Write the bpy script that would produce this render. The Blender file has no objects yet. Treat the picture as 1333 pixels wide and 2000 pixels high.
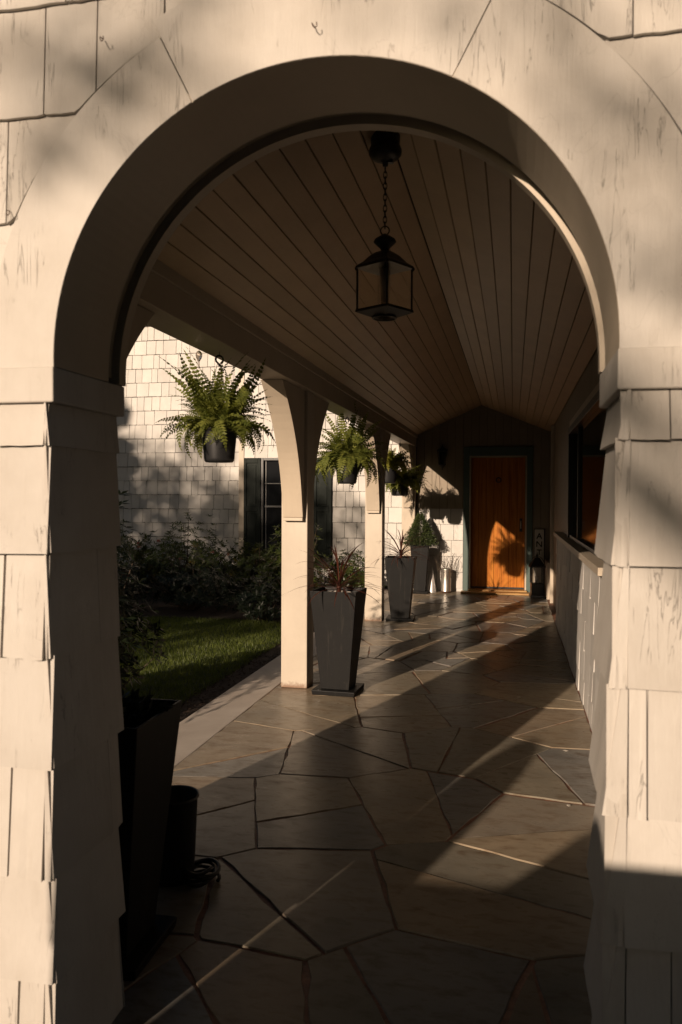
import bpy, bmesh, math, random
from math import radians as R, sin, cos, pi, tan, sqrt
from mathutils import Vector, Matrix
rnd = random.Random(7)
S = bpy.context.scene
COL = S.collection

# ------------------------------------------------------------------ camera
H = 1.42
cd = bpy.data.cameras.new("camera"); cam = bpy.data.objects.new("camera", cd); COL.objects.link(cam)
cd.sensor_fit = 'VERTICAL'; cd.sensor_height = 36.0; cd.sensor_width = 24.0
cd.lens = 36.0 * 1583.0 / 2000.0
cd.clip_start = 0.05; cd.clip_end = 2000
cd.dof.use_dof = True; cd.dof.focus_distance = 6.5; cd.dof.aperture_fstop = 5.6
cam.matrix_world = (Matrix.Translation((0, 0, H)) @ Matrix.Rotation(R(11.99), 4, 'Z')
                    @ Matrix.Rotation(R(89.0), 4, 'X') @ Matrix.Rotation(R(0.26), 4, 'Z'))
S.camera = cam

# ------------------------------------------------------------------ light
SUN_AZ = math.atan(0.327)      # light travels towards +Y, turned this much to +X
SUN_EL = R(14.2)
W = bpy.data.worlds.new("World"); S.world = W; W.use_nodes = True
nt = W.node_tree; nt.nodes.clear()
wo = nt.nodes.new('ShaderNodeOutputWorld'); bg = nt.nodes.new('ShaderNodeBackground'); sk = nt.nodes.new('ShaderNodeTexSky')
sk.sky_type = 'NISHITA'; sk.sun_disc = False; sk.sun_elevation = SUN_EL
sk.sun_rotation = math.pi + SUN_AZ    # sun stands behind the camera, a little to the left
sk.altitude = 50; sk.air_density = 1.0; sk.dust_density = 2.0; sk.ozone_density = 1.0
bg.inputs['Strength'].default_value = 0.05
nt.links.new(sk.outputs[0], bg.inputs[0]); nt.links.new(bg.outputs[0], wo.inputs[0])
sd = bpy.data.lights.new("sun", 'SUN'); sun = bpy.data.objects.new("sun", sd); COL.objects.link(sun)
sd.energy = 5.0; sd.angle = R(0.53); sd.color = (1.0, 0.79, 0.60)
dirv = Vector((sin(SUN_AZ) * cos(SUN_EL), cos(SUN_AZ) * cos(SUN_EL), -sin(SUN_EL)))
sun.rotation_euler = dirv.to_track_quat('-Z', 'Y').to_euler(); sun.location = (-8, -20, 9)
S.view_settings.view_transform = 'Standard'; S.view_settings.look = 'None'
S.view_settings.exposure = -0.03; S.view_settings.gamma = 1.0
S.view_settings.use_curve_mapping = False
S.render.engine = 'CYCLES'
S.cycles.max_bounces = 8; S.cycles.diffuse_bounces = 1; S.cycles.glossy_bounces = 4
S.cycles.transparent_max_bounces = 8; S.cycles.sample_clamp_indirect = 4
S.cycles.use_denoising = True

# ------------------------------------------------------------------ helpers
def tag(o, label=None, cat=None, group=None, kind=None):
    if label: o['label'] = label
    if cat: o['category'] = cat
    if group: o['group'] = group
    if kind: o['kind'] = kind
    return o

def empty(name, loc=(0, 0, 0), rz=0.0, label=None, cat=None, group=None):
    o = bpy.data.objects.new(name, None); COL.objects.link(o)
    o.location = loc; o.rotation_euler = (0, 0, rz); o.empty_display_size = 0.2
    return tag(o, label, cat, group)

MWD = {}
def shift(o, m):
    l = m @ MWD.get(o.name, Matrix.Identity(4)); o.matrix_local = l; MWD[o.name] = l; return o
def link(name, me, parent=None, mw=None):
    o = bpy.data.objects.new(name, me); COL.objects.link(o)
    if parent is not None: o.parent = parent
    if mw is not None: o.matrix_local = mw; MWD[o.name] = mw
    return o

class MB:
    """collects faces and links them as one mesh object"""
    def __init__(s): s.v = []; s.f = []
    def add(s, vs, fs):
        n = len(s.v); s.v += [tuple(v) for v in vs]; s.f += [tuple(i + n for i in f) for f in fs]; return s
    def box(s, x0, x1, y0, y1, z0, z1):
        return s.add([(x0,y0,z0),(x1,y0,z0),(x1,y1,z0),(x0,y1,z0),(x0,y0,z1),(x1,y0,z1),(x1,y1,z1),(x0,y1,z1)],
                     [(0,3,2,1),(4,5,6,7),(0,1,5,4),(1,2,6,5),(2,3,7,6),(3,0,4,7)])
    def taper(s, cx, cy, z0, z1, a0, a1, b0=None, b1=None):
        b0 = a0 if b0 is None else b0; b1 = a1 if b1 is None else b1
        return s.add([(cx-a0,cy-b0,z0),(cx+a0,cy-b0,z0),(cx+a0,cy+b0,z0),(cx-a0,cy+b0,z0),
                      (cx-a1,cy-b1,z1),(cx+a1,cy-b1,z1),(cx+a1,cy+b1,z1),(cx-a1,cy+b1,z1)],
                     [(0,3,2,1),(4,5,6,7),(0,1,5,4),(1,2,6,5),(2,3,7,6),(3,0,4,7)])
    def prism(s, pts, axis, a, b):
        """pts 2-D outline counter-clockwise, extruded along axis from a to b"""
        n = len(pts)
        def P(p, t):
            return {'x': (t, p[0], p[1]), 'y': (p[0], t, p[1]), 'z': (p[0], p[1], t)}[axis]
        vs = [P(p, a) for p in pts] + [P(p, b) for p in pts]
        fs = [tuple(range(n)), tuple(range(2*n-1, n-1, -1))]
        fs += [(i, n+i, n+(i+1) % n, (i+1) % n) for i in range(n)]
        return s.add(vs, fs)
    def tube(s, pts, r, seg=8, cap=True):
        pts = [Vector(p) for p in pts]; n = len(pts); base = len(s.v)
        rs = r if isinstance(r, (list, tuple)) else [r] * n
        prev = None
        for i, p in enumerate(pts):
            t = (pts[min(i+1, n-1)] - pts[max(i-1, 0)])
            if t.length < 1e-9: t = Vector((0, 0, 1))
            t.normalize()
            if prev is None:
                u = t.cross(Vector((0, 0, 1)) if abs(t.z) < .9 else Vector((1, 0, 0))).normalized()
            else:
                u = (prev - t * prev.dot(t)).normalized()
            prev = u; w = t.cross(u)
            for k in range(seg):
                a = 2*pi*k/seg; s.v.append(tuple(p + (u*cos(a) + w*sin(a)) * rs[i]))
        for i in range(n-1):
            for k in range(seg):
                a = base + i*seg + k; b = base + i*seg + (k+1) % seg
                s.f.append((a, b, b+seg, a+seg))
        if cap:
            s.f.append(tuple(base + k for k in range(seg))[::-1]); s.f.append(tuple(base + (n-1)*seg + k for k in range(seg)))
        return s
    def lathe(s, prof, cx=0, cy=0, seg=24):
        base = len(s.v); n = len(prof)
        for (r, z) in prof:
            for k in range(seg):
                a = 2*pi*k/seg; s.v.append((cx + r*cos(a), cy + r*sin(a), z))
        for i in range(n-1):
            for k in range(seg):
                a = base + i*seg + k; b = base + i*seg + (k+1) % seg
                s.f.append((a, b, b+seg, a+seg))
        return s
    def ring(s, c, rad, r, normal='y', seg=20, sx=1.0, sz=1.0):
        base = len(s.v); m = 8
        for i in range(seg):
            a = 2*pi*i/seg
            for k in range(m):
                b = 2*pi*k/m; rr = rad + r*cos(b); q = r*sin(b)
                l = (rr*cos(a)*sx, q, rr*sin(a)*sz)
                if normal == 'x': l = (l[1], l[0], l[2])
                if normal == 'z': l = (l[0], l[2], l[1])
                s.v.append((c[0]+l[0], c[1]+l[1], c[2]+l[2]))
        for i in range(seg):
            for k in range(m):
                a = base+i*m+k; b = base+i*m+(k+1) % m; c2 = base+((i+1) % seg)*m+(k+1) % m; d = base+((i+1) % seg)*m+k
                s.f.append((a, b, c2, d))
        return s
    def mesh(s, name, mat=None, smooth=False, mats=None, fix=True):
        me = bpy.data.meshes.new(name); me.from_pydata(s.v, [], s.f); 
        if fix:
            bm = bmesh.new(); bm.from_mesh(me); bmesh.ops.recalc_face_normals(bm, faces=bm.faces); bm.to_mesh(me); bm.free()
        if mat: me.materials.append(mat)
        if smooth:
            for p in me.polygons: p.use_smooth = True
        me.update(); return me
    def build(s, name, mat, parent=None, smooth=False, bevel=0, fix=True, autos=False):
        o = link(name, s.mesh(name, mat, smooth, fix=fix), parent)
        if bevel:
            m = o.modifiers.new('bevel', 'BEVEL'); m.width = bevel; m.segments = 2; m.limit_method = 'ANGLE'; m.angle_limit = R(35)
            if smooth: pass
        return o

# ------------------------------------------------------------------ materials
MATS = {}
def newmat(name):
    m = bpy.data.materials.new(name); m.use_nodes = True; nt = m.node_tree
    b = nt.nodes['Principled BSDF']; MATS[name] = m
    return m, nt, b
def N(nt, t, **kw):
    n = nt.nodes.new(t)
    for k, v in kw.items(): setattr(n, k, v)
    return n
def coords(nt, scale=(1, 1, 1), rand=True):
    g = N(nt, 'ShaderNodeNewGeometry'); oi = N(nt, 'ShaderNodeObjectInfo')
    mp = N(nt, 'ShaderNodeMapping'); mp.inputs['Scale'].default_value = scale
    if rand:
        mul = N(nt, 'ShaderNodeMath', operation='MULTIPLY'); mul.inputs[1].default_value = 37.0
        nt.links.new(oi.outputs['Random'], mul.inputs[0])
        add = N(nt, 'ShaderNodeVectorMath', operation='ADD')
        nt.links.new(g.outputs['Position'], add.inputs[0]); nt.links.new(mul.outputs[0], add.inputs[1])
        nt.links.new(add.outputs[0], mp.inputs['Vector'])
    else: nt.links.new(g.outputs['Position'], mp.inputs['Vector'])
    return mp.outputs[0], oi
def noise(nt, vec, scale, detail=6, rough=.6, dist=0):
    n = N(nt, 'ShaderNodeTexNoise'); n.inputs['Scale'].default_value = scale; n.inputs['Detail'].default_value = detail
    n.inputs['Roughness'].default_value = rough; n.inputs['Distortion'].default_value = dist
    nt.links.new(vec, n.inputs['Vector']); return n.outputs['Fac']
def ramp(nt, fac, stops):
    r = N(nt, 'ShaderNodeValToRGB'); cr = r.color_ramp
    while len(cr.elements) > 1: cr.elements.remove(cr.elements[-1])
    cr.elements[0].position = stops[0][0]; cr.elements[0].color = (*stops[0][1], 1) if len(stops[0][1]) == 3 else stops[0][1]
    for p, c in stops[1:]:
        e = cr.elements.new(p); e.color = (*c, 1) if len(c) == 3 else c
    nt.links.new(fac, r.inputs[0]); return r.outputs[0]
def mixc(nt, fac, a, b, mode='MIX'):
    m = N(nt, 'ShaderNodeMix', data_type='RGBA', blend_type=mode)
    for sock, val in ((m.inputs[0], fac), (m.inputs[6], a), (m.inputs[7], b)):
        if isinstance(val, (int, float)): sock.default_value = val
        elif isinstance(val, tuple): sock.default_value = (*val, 1)
        else: nt.links.new(val, sock)
    return m.outputs[2]
def bump(nt, b, h, strength=.3, dist=.01):
    n = N(nt, 'ShaderNodeBump'); n.inputs['Strength'].default_value = strength; n.inputs['Distance'].default_value = dist
    nt.links.new(h, n.inputs['Height']); nt.links.new(n.outputs[0], b.inputs['Normal'])
def mth(nt, op, a, bb):
    m = N(nt, 'ShaderNodeMath', operation=op)
    for s_, v in ((m.inputs[0], a), (m.inputs[1], bb)):
        if isinstance(v, (int, float)): s_.default_value = v
        else: nt.links.new(v, s_)
    return m.outputs[0]

def paint(name, base, dark, grain=(14, 14, 1.6), crack=.0, rough=.55, vary=.08, bstr=.25):
    m, nt, b = newmat(name)
    v, oi = coords(nt, (1, 1, 1)); vg, _ = coords(nt, grain)
    n1 = noise(nt, v, 3.5, 5); n2 = noise(nt, vg, 3.0, 7, .65, .4); n3 = noise(nt, v, 28, 4)
    c = mixc(nt, ramp(nt, n1, [(.35, (0, 0, 0)), (.75, (1, 1, 1))]), base, dark)
    c = mixc(nt, mth(nt, 'MULTIPLY', ramp(nt, n2, [(.56, (0, 0, 0)), (.8, (1, 1, 1))]), .55), c, dark)
    h = mth(nt, 'ADD', mth(nt, 'MULTIPLY', n2, .8), mth(nt, 'MULTIPLY', n3, .35))
    if crack:
        vc, _ = coords(nt, (grain[0]*1.3, grain[1]*1.3, grain[2]*.8))
        nc = noise(nt, vc, 1.6, 5, .55, 1.2)
        line = ramp(nt, nc, [(.492, (0, 0, 0)), (.5, (1, 1, 1)), (.508, (0, 0, 0))])
        gate = ramp(nt, noise(nt, v, 5.0, 3), [(.52, (0, 0, 0)), (.62, (1, 1, 1))])
        cf = mth(nt, 'MULTIPLY', mth(nt, 'MULTIPLY', line, gate), crack)
        c = mixc(nt, cf, c, tuple(x*.3 for x in dark))
        vd, _ = coords(nt, (2.2, 2.2, 1.3)); nd = noise(nt, vd, 2.0, 4, .5, 3.2)
        l2 = ramp(nt, nd, [(.470, (0, 0, 0)), (.475, (1, 1, 1)), (.480, (0, 0, 0))])
        g2 = ramp(nt, noise(nt, v, 3.1, 2), [(.5, (0, 0, 0)), (.6, (1, 1, 1))])
        cf2 = mth(nt, 'MULTIPLY', mth(nt, 'MULTIPLY', l2, g2), crack*.38)
        c = mixc(nt, cf2, c, tuple(x*.45 for x in dark)); h = mth(nt, 'SUBTRACT', h, mth(nt, 'MULTIPLY', cf2, .9))
        # flaked patches
        vf, _ = coords(nt, (3, 3, .9))
        fl = ramp(nt, noise(nt, vf, 9, 8, .7), [(.68, (0, 0, 0)), (.70, (1, 1, 1))])
        c = mixc(nt, mth(nt, 'MULTIPLY', fl, crack*.35), c, (dark[0]*.62, dark[1]*.55, dark[2]*.48))
        h = mth(nt, 'SUBTRACT', h, mth(nt, 'MULTIPLY', cf, 1.5))
        h = mth(nt, 'SUBTRACT', h, mth(nt, 'MULTIPLY', fl, .35))
    hv = N(nt, 'ShaderNodeHueSaturation'); mr = N(nt, 'ShaderNodeMapRange'); nt.links.new(oi.outputs['Random'], mr.inputs[0])
    mr.inputs[3].default_value = 1-vary; mr.inputs[4].default_value = 1+vary*.4
    nt.links.new(mr.outputs[0], hv.inputs['Value']); nt.links.new(c, hv.inputs['Color'])
    nt.links.new(hv.outputs[0], b.inputs['Base Color']); b.inputs['Roughness'].default_value = rough
    bump(nt, b, h, bstr, .004)
    return m

def simple(name, col, rough=.5, metal=0, var=.15, bscale=0, bstr=.1, spec=.5):
    m, nt, b = newmat(name)
    v, oi = coords(nt); n1 = noise(nt, v, 12, 5)
    c = mixc(nt, n1, tuple(x*(1-var) for x in col), tuple(min(1, x*(1+var)) for x in col))
    nt.links.new(c, b.inputs['Base Color']); b.inputs['Metallic'].default_value = metal
    rr = N(nt, 'ShaderNodeMapRange'); nt.links.new(noise(nt, v, 20, 4), rr.inputs[0])
    rr.inputs[3].default_value = max(.03, rough-.1); rr.inputs[4].default_value = min(1, rough+.12)
    nt.links.new(rr.outputs[0], b.inputs['Roughness']); b.inputs['Specular IOR Level'].default_value = spec
    if bscale: bump(nt, b, noise(nt, v, bscale, 5), bstr, .003)
    return m

def leafmat(name, c1, c2, trans=.35, rough=.45):
    m, nt, b = newmat(name)
    v, oi = coords(nt); n1 = noise(nt, v, 9, 3)
    c = mixc(nt, ramp(nt, n1, [(.3, (0, 0, 0)), (.7, (1, 1, 1))]), c1, c2)
    nt.links.new(c, b.inputs['Base Color']); b.inputs['Roughness'].default_value = rough
    b.inputs['Specular IOR Level'].default_value = .35
    tr = N(nt, 'ShaderNodeBsdfTranslucent'); hs = N(nt, 'ShaderNodeHueSaturation'); hs.inputs['Value'].default_value = 1.6
    hs.inputs['Saturation'].default_value = 1.15
    nt.links.new(c, hs.inputs['Color']); nt.links.new(hs.outputs[0], tr.inputs[0])
    mx = N(nt, 'ShaderNodeMixShader'); mx.inputs[0].default_value = trans
    nt.links.new(b.outputs[0], mx.inputs[1]); nt.links.new(tr.outputs[0], mx.inputs[2])
    nt.links.new(mx.outputs[0], nt.nodes['Material Output'].inputs[0])
    return m

M_FAC = paint('weathered_facade_paint', (.64, .595, .54), (.52, .47, .41), (12, 12, 1.4), crack=.5, rough=.6, bstr=.6)
M_SHAKE = paint('painted_shake', (.72, .685, .64), (.60, .565, .52), (16, 16, 1.4), crack=.25, rough=.6, vary=.12, bstr=.3)
M_CORE = simple('painted_gap_shade', (.07, .06, .05), .8)  # dark colour stands in for shade in the gaps between shingles
M_TRIM = paint('cream_trim_paint', (.60, .505, .39), (.52, .435, .335), (10, 10, 1.2), crack=.06, rough=.45, vary=.03, bstr=.12)
M_POST = paint('post_paint', (.61, .53, .43), (.53, .455, .365), (10, 10, 1.2), crack=.15, rough=.45, vary=.03, bstr=.22)
nt = M_POST.node_tree; b = nt.nodes['Principled BSDF']; src = b.inputs['Base Color'].links[0].from_socket
sep = N(nt, 'ShaderNodeSeparateXYZ'); gg = N(nt, 'ShaderNodeNewGeometry'); nt.links.new(gg.outputs['Position'], sep.inputs[0])
vv, _ = coords(nt, (1, 1, 1)); hgt = mth(nt, 'SUBTRACT', mth(nt, 'MULTIPLY', noise(nt, vv, 30, 5), .09), sep.outputs[2])
st_ = ramp(nt, mth(nt, 'MULTIPLY', hgt, 10), [(.0, (0, 0, 0)), (.35, (1, 1, 1))])
nt.links.new(mixc(nt, mth(nt, 'MULTIPLY', st_, .8), src, (.20, .09, .04)), b.inputs['Base Color'])
M_CEIL = paint('cream_ceiling_paint', (.58, .42, .265), (.49, .35, .22), (14, 1.0, 14), crack=.12, rough=.45, vary=.16, bstr=.3)
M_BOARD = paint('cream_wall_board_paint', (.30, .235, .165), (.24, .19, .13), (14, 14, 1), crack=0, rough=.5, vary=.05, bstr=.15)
m, nt, b = newmat('charcoal_planter_resin'); v, oi = coords(nt); vs_, _ = coords(nt, (16, 16, .9))
c = mixc(nt, noise(nt, v, 7, 5), (.010, .010, .0102), (.017, .0165, .016))
c = mixc(nt, mth(nt, 'MULTIPLY', ramp(nt, noise(nt, vs_, 1.6, 6, .6, .6), [(.56, (0, 0, 0)), (.72, (1, 1, 1))]), .5), c, (.05, .045, .038))
sp_ = ramp(nt, noise(nt, v, 55, 3), [(.68, (0, 0, 0)), (.72, (1, 1, 1))]); c = mixc(nt, mth(nt, 'MULTIPLY', sp_, .35), c, (.06, .052, .042))
nt.links.new(c, b.inputs['Base Color']); b.inputs['Roughness'].default_value = .5; b.inputs['Specular IOR Level'].default_value = .16
bump(nt, b, noise(nt, v, 14, 5), .15, .004); M_PLANT = m
M_BLACK = simple('black_painted_metal', (.012, .012, .012), .4, var=.2)
M_PLAST = simple('black_plastic', (.02, .02, .021), .38, var=.1)
M_SHUT = simple('dark_green_shutter_paint', (.013, .018, .015), .55, var=.15, bscale=50, spec=.15)
M_DTRIM = simple('grey_green_door_trim', (.075, .115, .10), .5, var=.1)
M_FRAMEBLK = simple('black_window_frame', (.015, .016, .018), .35)
M_WINWHITE = simple('pale_window_line', (.28, .27, .26), .5)
M_SOIL = simple('bark_mulch_soil', (.035, .02, .012), .95, var=.6, bscale=40, bstr=1)
M_ROOMDARK = simple('dim_interior', (.02, .016, .012), .9)
M_ROOF = simple('roof_shingles', (.06, .055, .05), .9, var=.4)
M_GALV = simple('galvanised_metal', (.62, .58, .52), .34, metal=.9, var=.18)
M_SILVER = simple('perforated_silver', (.55, .52, .50), .4, metal=.6)
M_TWIG = simple('bare_twig', (.08, .055, .035), .8)
M_BARK = simple('tree_bark', (.09, .065, .045), .9, bscale=20, bstr=.6)
M_SIGN = simple('sign_white', (.55, .50, .43), .6)
M_INK = simple('sign_black_ink', (.01, .01, .01), .6)
M_STUCCO = simple('shadow_wall_stucco', (.30, .27, .23), .9, bscale=30, bstr=.4)
M_NAIL = simple('rusty_hook', (.10, .05, .03), .7, metal=.4)
M_POTIN = simple('white_inner_liner', (.55, .5, .45), .5)
M_FERN = leafmat('fern_green', (.06, .085, .016), (.25, .26, .055), .3)
M_VINE = leafmat('yellow_green_vine', (.13, .14, .022), (.34, .32, .06), .3)
M_RHODO = leafmat('rhododendron_green', (.02, .034, .009), (.085, .105, .02), .16, .35)
M_RHODO2 = leafmat('yellowed_leaf', (.20, .13, .02), (.10, .12, .02), .3)
M_DARKLEAF = leafmat('dark_evergreen', (.006, .011, .004), (.015, .022, .008), .03)
M_TOPI = leafmat('spruce_green', (.028, .045, .018), (.075, .095, .03), .12)
M_CORDY = leafmat('cordyline_maroon', (.045, .014, .010), (.115, .040, .024), .25, .35)
M_TREE = leafmat('tree_leaf', (.03, .055, .012), (.07, .10, .025), .25)
M_FLOWER = leafmat('pink_petal', (.35, .10, .10), (.5, .3, .2), .3)
M_GRASS = leafmat('grass_blade', (.055, .08, .014), (.15, .18, .036), .3)

# glass
m, nt, b = newmat('window_glass'); b.inputs['Base Color'].default_value = (.015, .016, .018, 1)
b.inputs['Roughness'].default_value = .06; b.inputs['Specular IOR Level'].default_value = .12; M_GLASS = m
m, nt, b = newmat('lantern_glass'); b.inputs['Base Color'].default_value = (1, .9, .72, 1)
b.inputs['Roughness'].default_value = .12; b.inputs['Transmission Weight'].default_value = 1; b.inputs['IOR'].default_value = 1.1
b.inputs['Alpha'].default_value = .35; M_LGLASS = m
m, nt, b = newmat('clear_ornament_glass'); b.inputs['Base Color'].default_value = (.95, .85, .75, 1)
b.inputs['Roughness'].default_value = .08; b.inputs['Transmission Weight'].default_value = .85; b.inputs['IOR'].default_value = 1.35; M_CGLASS = m

# door wood
m, nt, b = newmat('orange_varnished_wood'); v, oi = coords(nt, (22, 22, 1.1)); n1 = noise(nt, v, 2, 7, .6, .6)
c = ramp(nt, n1, [(.3, (.32, .09, .012)), (.5, (.50, .165, .022)), (.7, (.60, .23, .035))]); nt.links.new(c, b.inputs['Base Color'])
b.inputs['Roughness'].default_value = .4; b.inputs['Specular IOR Level'].default_value = .15; bump(nt, b, n1, .1, .002); M_DOOR = m
m, nt, b = newmat('worn_threshold_wood'); v, oi = coords(nt, (1.5, 18, 18)); n1 = noise(nt, v, 2, 7, .6, .5)
c = ramp(nt, n1, [(.3, (.30, .14, .04)), (.7, (.60, .36, .12))]); nt.links.new(c, b.inputs['Base Color'])
b.inputs['Roughness'].default_value = .5; M_THRESH = m

# slate floor: each flagstone its own object, colour shifts with Object Info
m, nt, b = newmat('sealed_slate'); v, oi = coords(nt); v2, _ = coords(nt, (1, 2.2, 1))
n1 = noise(nt, v, 2.2, 6, .6, .5); n2 = noise(nt, v2, 9, 8, .65, .3); n3 = noise(nt, v, 45, 5)
c = mixc(nt, ramp(nt, n1, [(.3, (0, 0, 0)), (.7, (1, 1, 1))]), (.215, .198, .172), (.335, .295, .24))
c = mixc(nt, ramp(nt, n2, [(.5, (0, 0, 0)), (.75, (1, 1, 1))]), c, (.15, .105, .07))
rc = ramp(nt, oi.outputs['Random'], [(0, (.74, .80, .90)), (.25, (1.05, 1.0, .95)), (.5, (1.0, .86, .72)), (.75, (1.18, 1.08, .92)), (1, (.78, .78, .74))])
c = mixc(nt, 1.0, c, rc, 'MULTIPLY')
nt.links.new(c, b.inputs['Base Color'])
rr = N(nt, 'ShaderNodeMapRange'); nt.links.new(n2, rr.inputs[0]); rr.inputs[1].default_value = .3; rr.inputs[2].default_value = .75
rr.inputs[3].default_value = .24; rr.inputs[4].default_value = .42; nt.links.new(rr.outputs[0], b.inputs['Roughness'])
b.inputs['Specular IOR Level'].default_value = .14
hh = mth(nt, 'ADD', mth(nt, 'MULTIPLY', n1, 1.3), mth(nt, 'MULTIPLY', n2, .35)); bump(nt, b, hh, .28, .006); M_SLATE = m
m, nt, b = newmat('red_mortar'); v, oi = coords(nt, rand=False); n1 = noise(nt, v, 22, 7, .7)
c = ramp(nt, n1, [(.3, (.11, .052, .032)), (.6, (.30, .135, .08)), (.8, (.42, .24, .16))]); nt.links.new(c, b.inputs['Base Color'])
b.inputs['Roughness'].default_value = .6; bump(nt, b, n1, .7, .01); M_MORTAR = m
m, nt, b = newmat('trowelled_concrete'); v, oi = coords(nt, rand=False); n1 = noise(nt, v, 3, 7, .65); n2 = noise(nt, v, 60, 4)
c = ramp(nt, n1, [(.3, (.46, .39, .33)), (.7, (.60, .53, .46))]); nt.links.new(c, b.inputs['Base Color'])
b.inputs['Roughness'].default_value = .6; bump(nt, b, n2, .2, .004); M_CONC = m
m, nt, b = newmat('lawn_earth'); v, oi = coords(nt, rand=False); n1 = noise(nt, v, 6, 6)
c = ramp(nt, n1, [(.3, (.018, .028, .008)), (.7, (.04, .06, .014))]); nt.links.new(c, b.inputs['Base Color'])
b.inputs['Roughness'].default_value = .95; M_EARTH = m

# ------------------------------------------------------------------ ground, walk, floor
X_WALL, X_FLAG, X_KERB, Y_END = 0.48, -1.73, -2.05, 12.5
g = MB().box(-300, 300, -300, 300, -0.6, -0.09).build('ground', M_EARTH); tag(g, kind='structure')
MB().box(X_KERB, X_FLAG-.002, 1.72, 12.9, -.12, 0.0).build('walk_edge', M_CONC, bevel=.008)['kind'] = 'structure'
bpy.data.objects['walk_edge'].name = 'concrete_walk_edge'
floor = MB().box(X_FLAG, 0.56, -1.05, 12.5, -.12, -.0055).build('porch_floor', M_MORTAR); floor['kind'] = 'structure'
approach = MB().box(-3.2, X_FLAG-.003, -1.05, 1.715, -.12, -.02).build('approach_path', M_CONC); approach['kind'] = 'structure'

def clip(poly, px, py, nx, ny):
    out = []
    for i in range(len(poly)):
        a = poly[i]; b2 = poly[(i+1) % len(poly)]
        da = (a[0]-px)*nx + (a[1]-py)*ny; db = (b2[0]-px)*nx + (b2[1]-py)*ny
        if da <= 0: out.append(a)
        if da * db < 0:
            t = da/(da-db); out.append((a[0]+(b2[0]-a[0])*t, a[1]+(b2[1]-a[1])*t))
    return out
seeds = [(-1.35, 3.4), (-1.52, 4.35), (-1.28, 5.2), (-.95, 4.45), (-.72, 5.35), (-.9, 3.55), (-.2, 4.6), (-.42, 3.75), (.12, 3.55),
         (-.12, 2.95), (-.75, 2.75), (-1.35, 2.6), (.25, 4.3), (.2, 5.2), (-.25, 5.5), (-1.45, 6.1), (-.95, 6.2), (-.45, 6.35), (.15, 6.1)]
yy = 6.9
rs = random.Random(21)
while yy < 12.6:
    k = 5; off = rs.uniform(-.15, .15)
    for i in range(k):
        seeds.append((X_FLAG + 2.2*(i+.5)/k + off + rs.uniform(-.13, .13), yy + rs.uniform(-.22, .22)))
    yy += .52
yy = 2.1
while yy > -1.1:
    for i in range(4): seeds.append((X_FLAG + 2.3*(i+.5)/4 + rs.uniform(-.2, .2), yy + rs.uniform(-.2, .2)))
    yy -= .7
stone_polys = []
for si, (sx, sy) in enumerate(seeds):
    poly = [(X_FLAG+.004, -1.05), (X_WALL-.002, -1.05), (X_WALL-.002, 12.49), (X_FLAG+.004, 12.49)]
    for sj, (tx, ty) in enumerate(seeds):
        if sj == si: continue
        dx, dy = tx-sx, ty-sy; d = sqrt(dx*dx+dy*dy)
        if d > 3: continue
        nx, ny = dx/d, dy/d; gap = .0062 + .0035*sin(si+sj)
        poly = clip(poly, (sx+tx)/2 - nx*gap, (sy+ty)/2 - ny*gap, nx, ny)
        if len(poly) < 3: break
    if len(poly) < 3: continue
    def area(q): return abs(sum(q[i][0]*q[(i+1) % len(q)][1]-q[(i+1) % len(q)][0]*q[i][1] for i in range(len(q))))/2
    polys = [poly]
    if area(poly) > .12 and rs.random() < .85:
        cx = sum(p[0] for p in poly)/len(poly)+rs.uniform(-.06, .06); cy = sum(p[1] for p in poly)/len(poly)+rs.uniform(-.06, .06); a = rs.uniform(0, pi); nx, ny = cos(a), sin(a); gp = rs.uniform(.004, .009)
        polys = [clip(poly, cx-nx*gp, cy-ny*gp, nx, ny), clip(poly, cx+nx*gp, cy+ny*gp, -nx, -ny)]
    for poly in polys:
      if len(poly) >= 3 and area(poly) > .004: stone_polys.append(poly)
for poly in stone_polys:
    # roughen the outline
    pts = []
    for i in range(len(poly)):
        a = poly[i]; b2 = poly[(i+1) % len(poly)]; L = sqrt((a[0]-b2[0])**2+(a[1]-b2[1])**2)
        n = max(1, int(L/.09))
        for k in range(n):
            t = k/n; j = .0065 if k else 0
            pts.append((a[0]+(b2[0]-a[0])*t + rs.uniform(-j, j), a[1]+(b2[1]-a[1])*t + rs.uniform(-j, j)))
    zt = rs.uniform(-.0022, .0022)
    cx = sum(p[0] for p in pts)/len(pts); cy = sum(p[1] for p in pts)/len(pts)
    mb = MB(); n = len(pts)
    inner = [(cx+(p[0]-cx)*(1-.003/max(.1, sqrt((p[0]-cx)**2+(p[1]-cy)**2))), cy+(p[1]-cy)*(1-.003/max(.1, sqrt((p[0]-cx)**2+(p[1]-cy)**2)))) for p in pts]
    tiltx, tilty = rs.uniform(-.004, .004), rs.uniform(-.004, .004)
    vs = [(p[0], p[1], -.02) for p in pts] + [(p[0], p[1], -.004+zt) for p in pts] + [(p[0], p[1], zt+(p[0]-cx)*tiltx+(p[1]-cy)*tilty) for p in inner]
    fs = [(i, (i+1) % n, n+(i+1) % n, n+i) for i in range(n)] + [(n+i, n+(i+1) % n, 2*n+(i+1) % n, 2*n+i) for i in range(n)]
    fs.append(tuple(range(2*n, 3*n)))
    mb.add(vs, fs); mb.build('flagstone', M_SLATE, floor)

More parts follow.
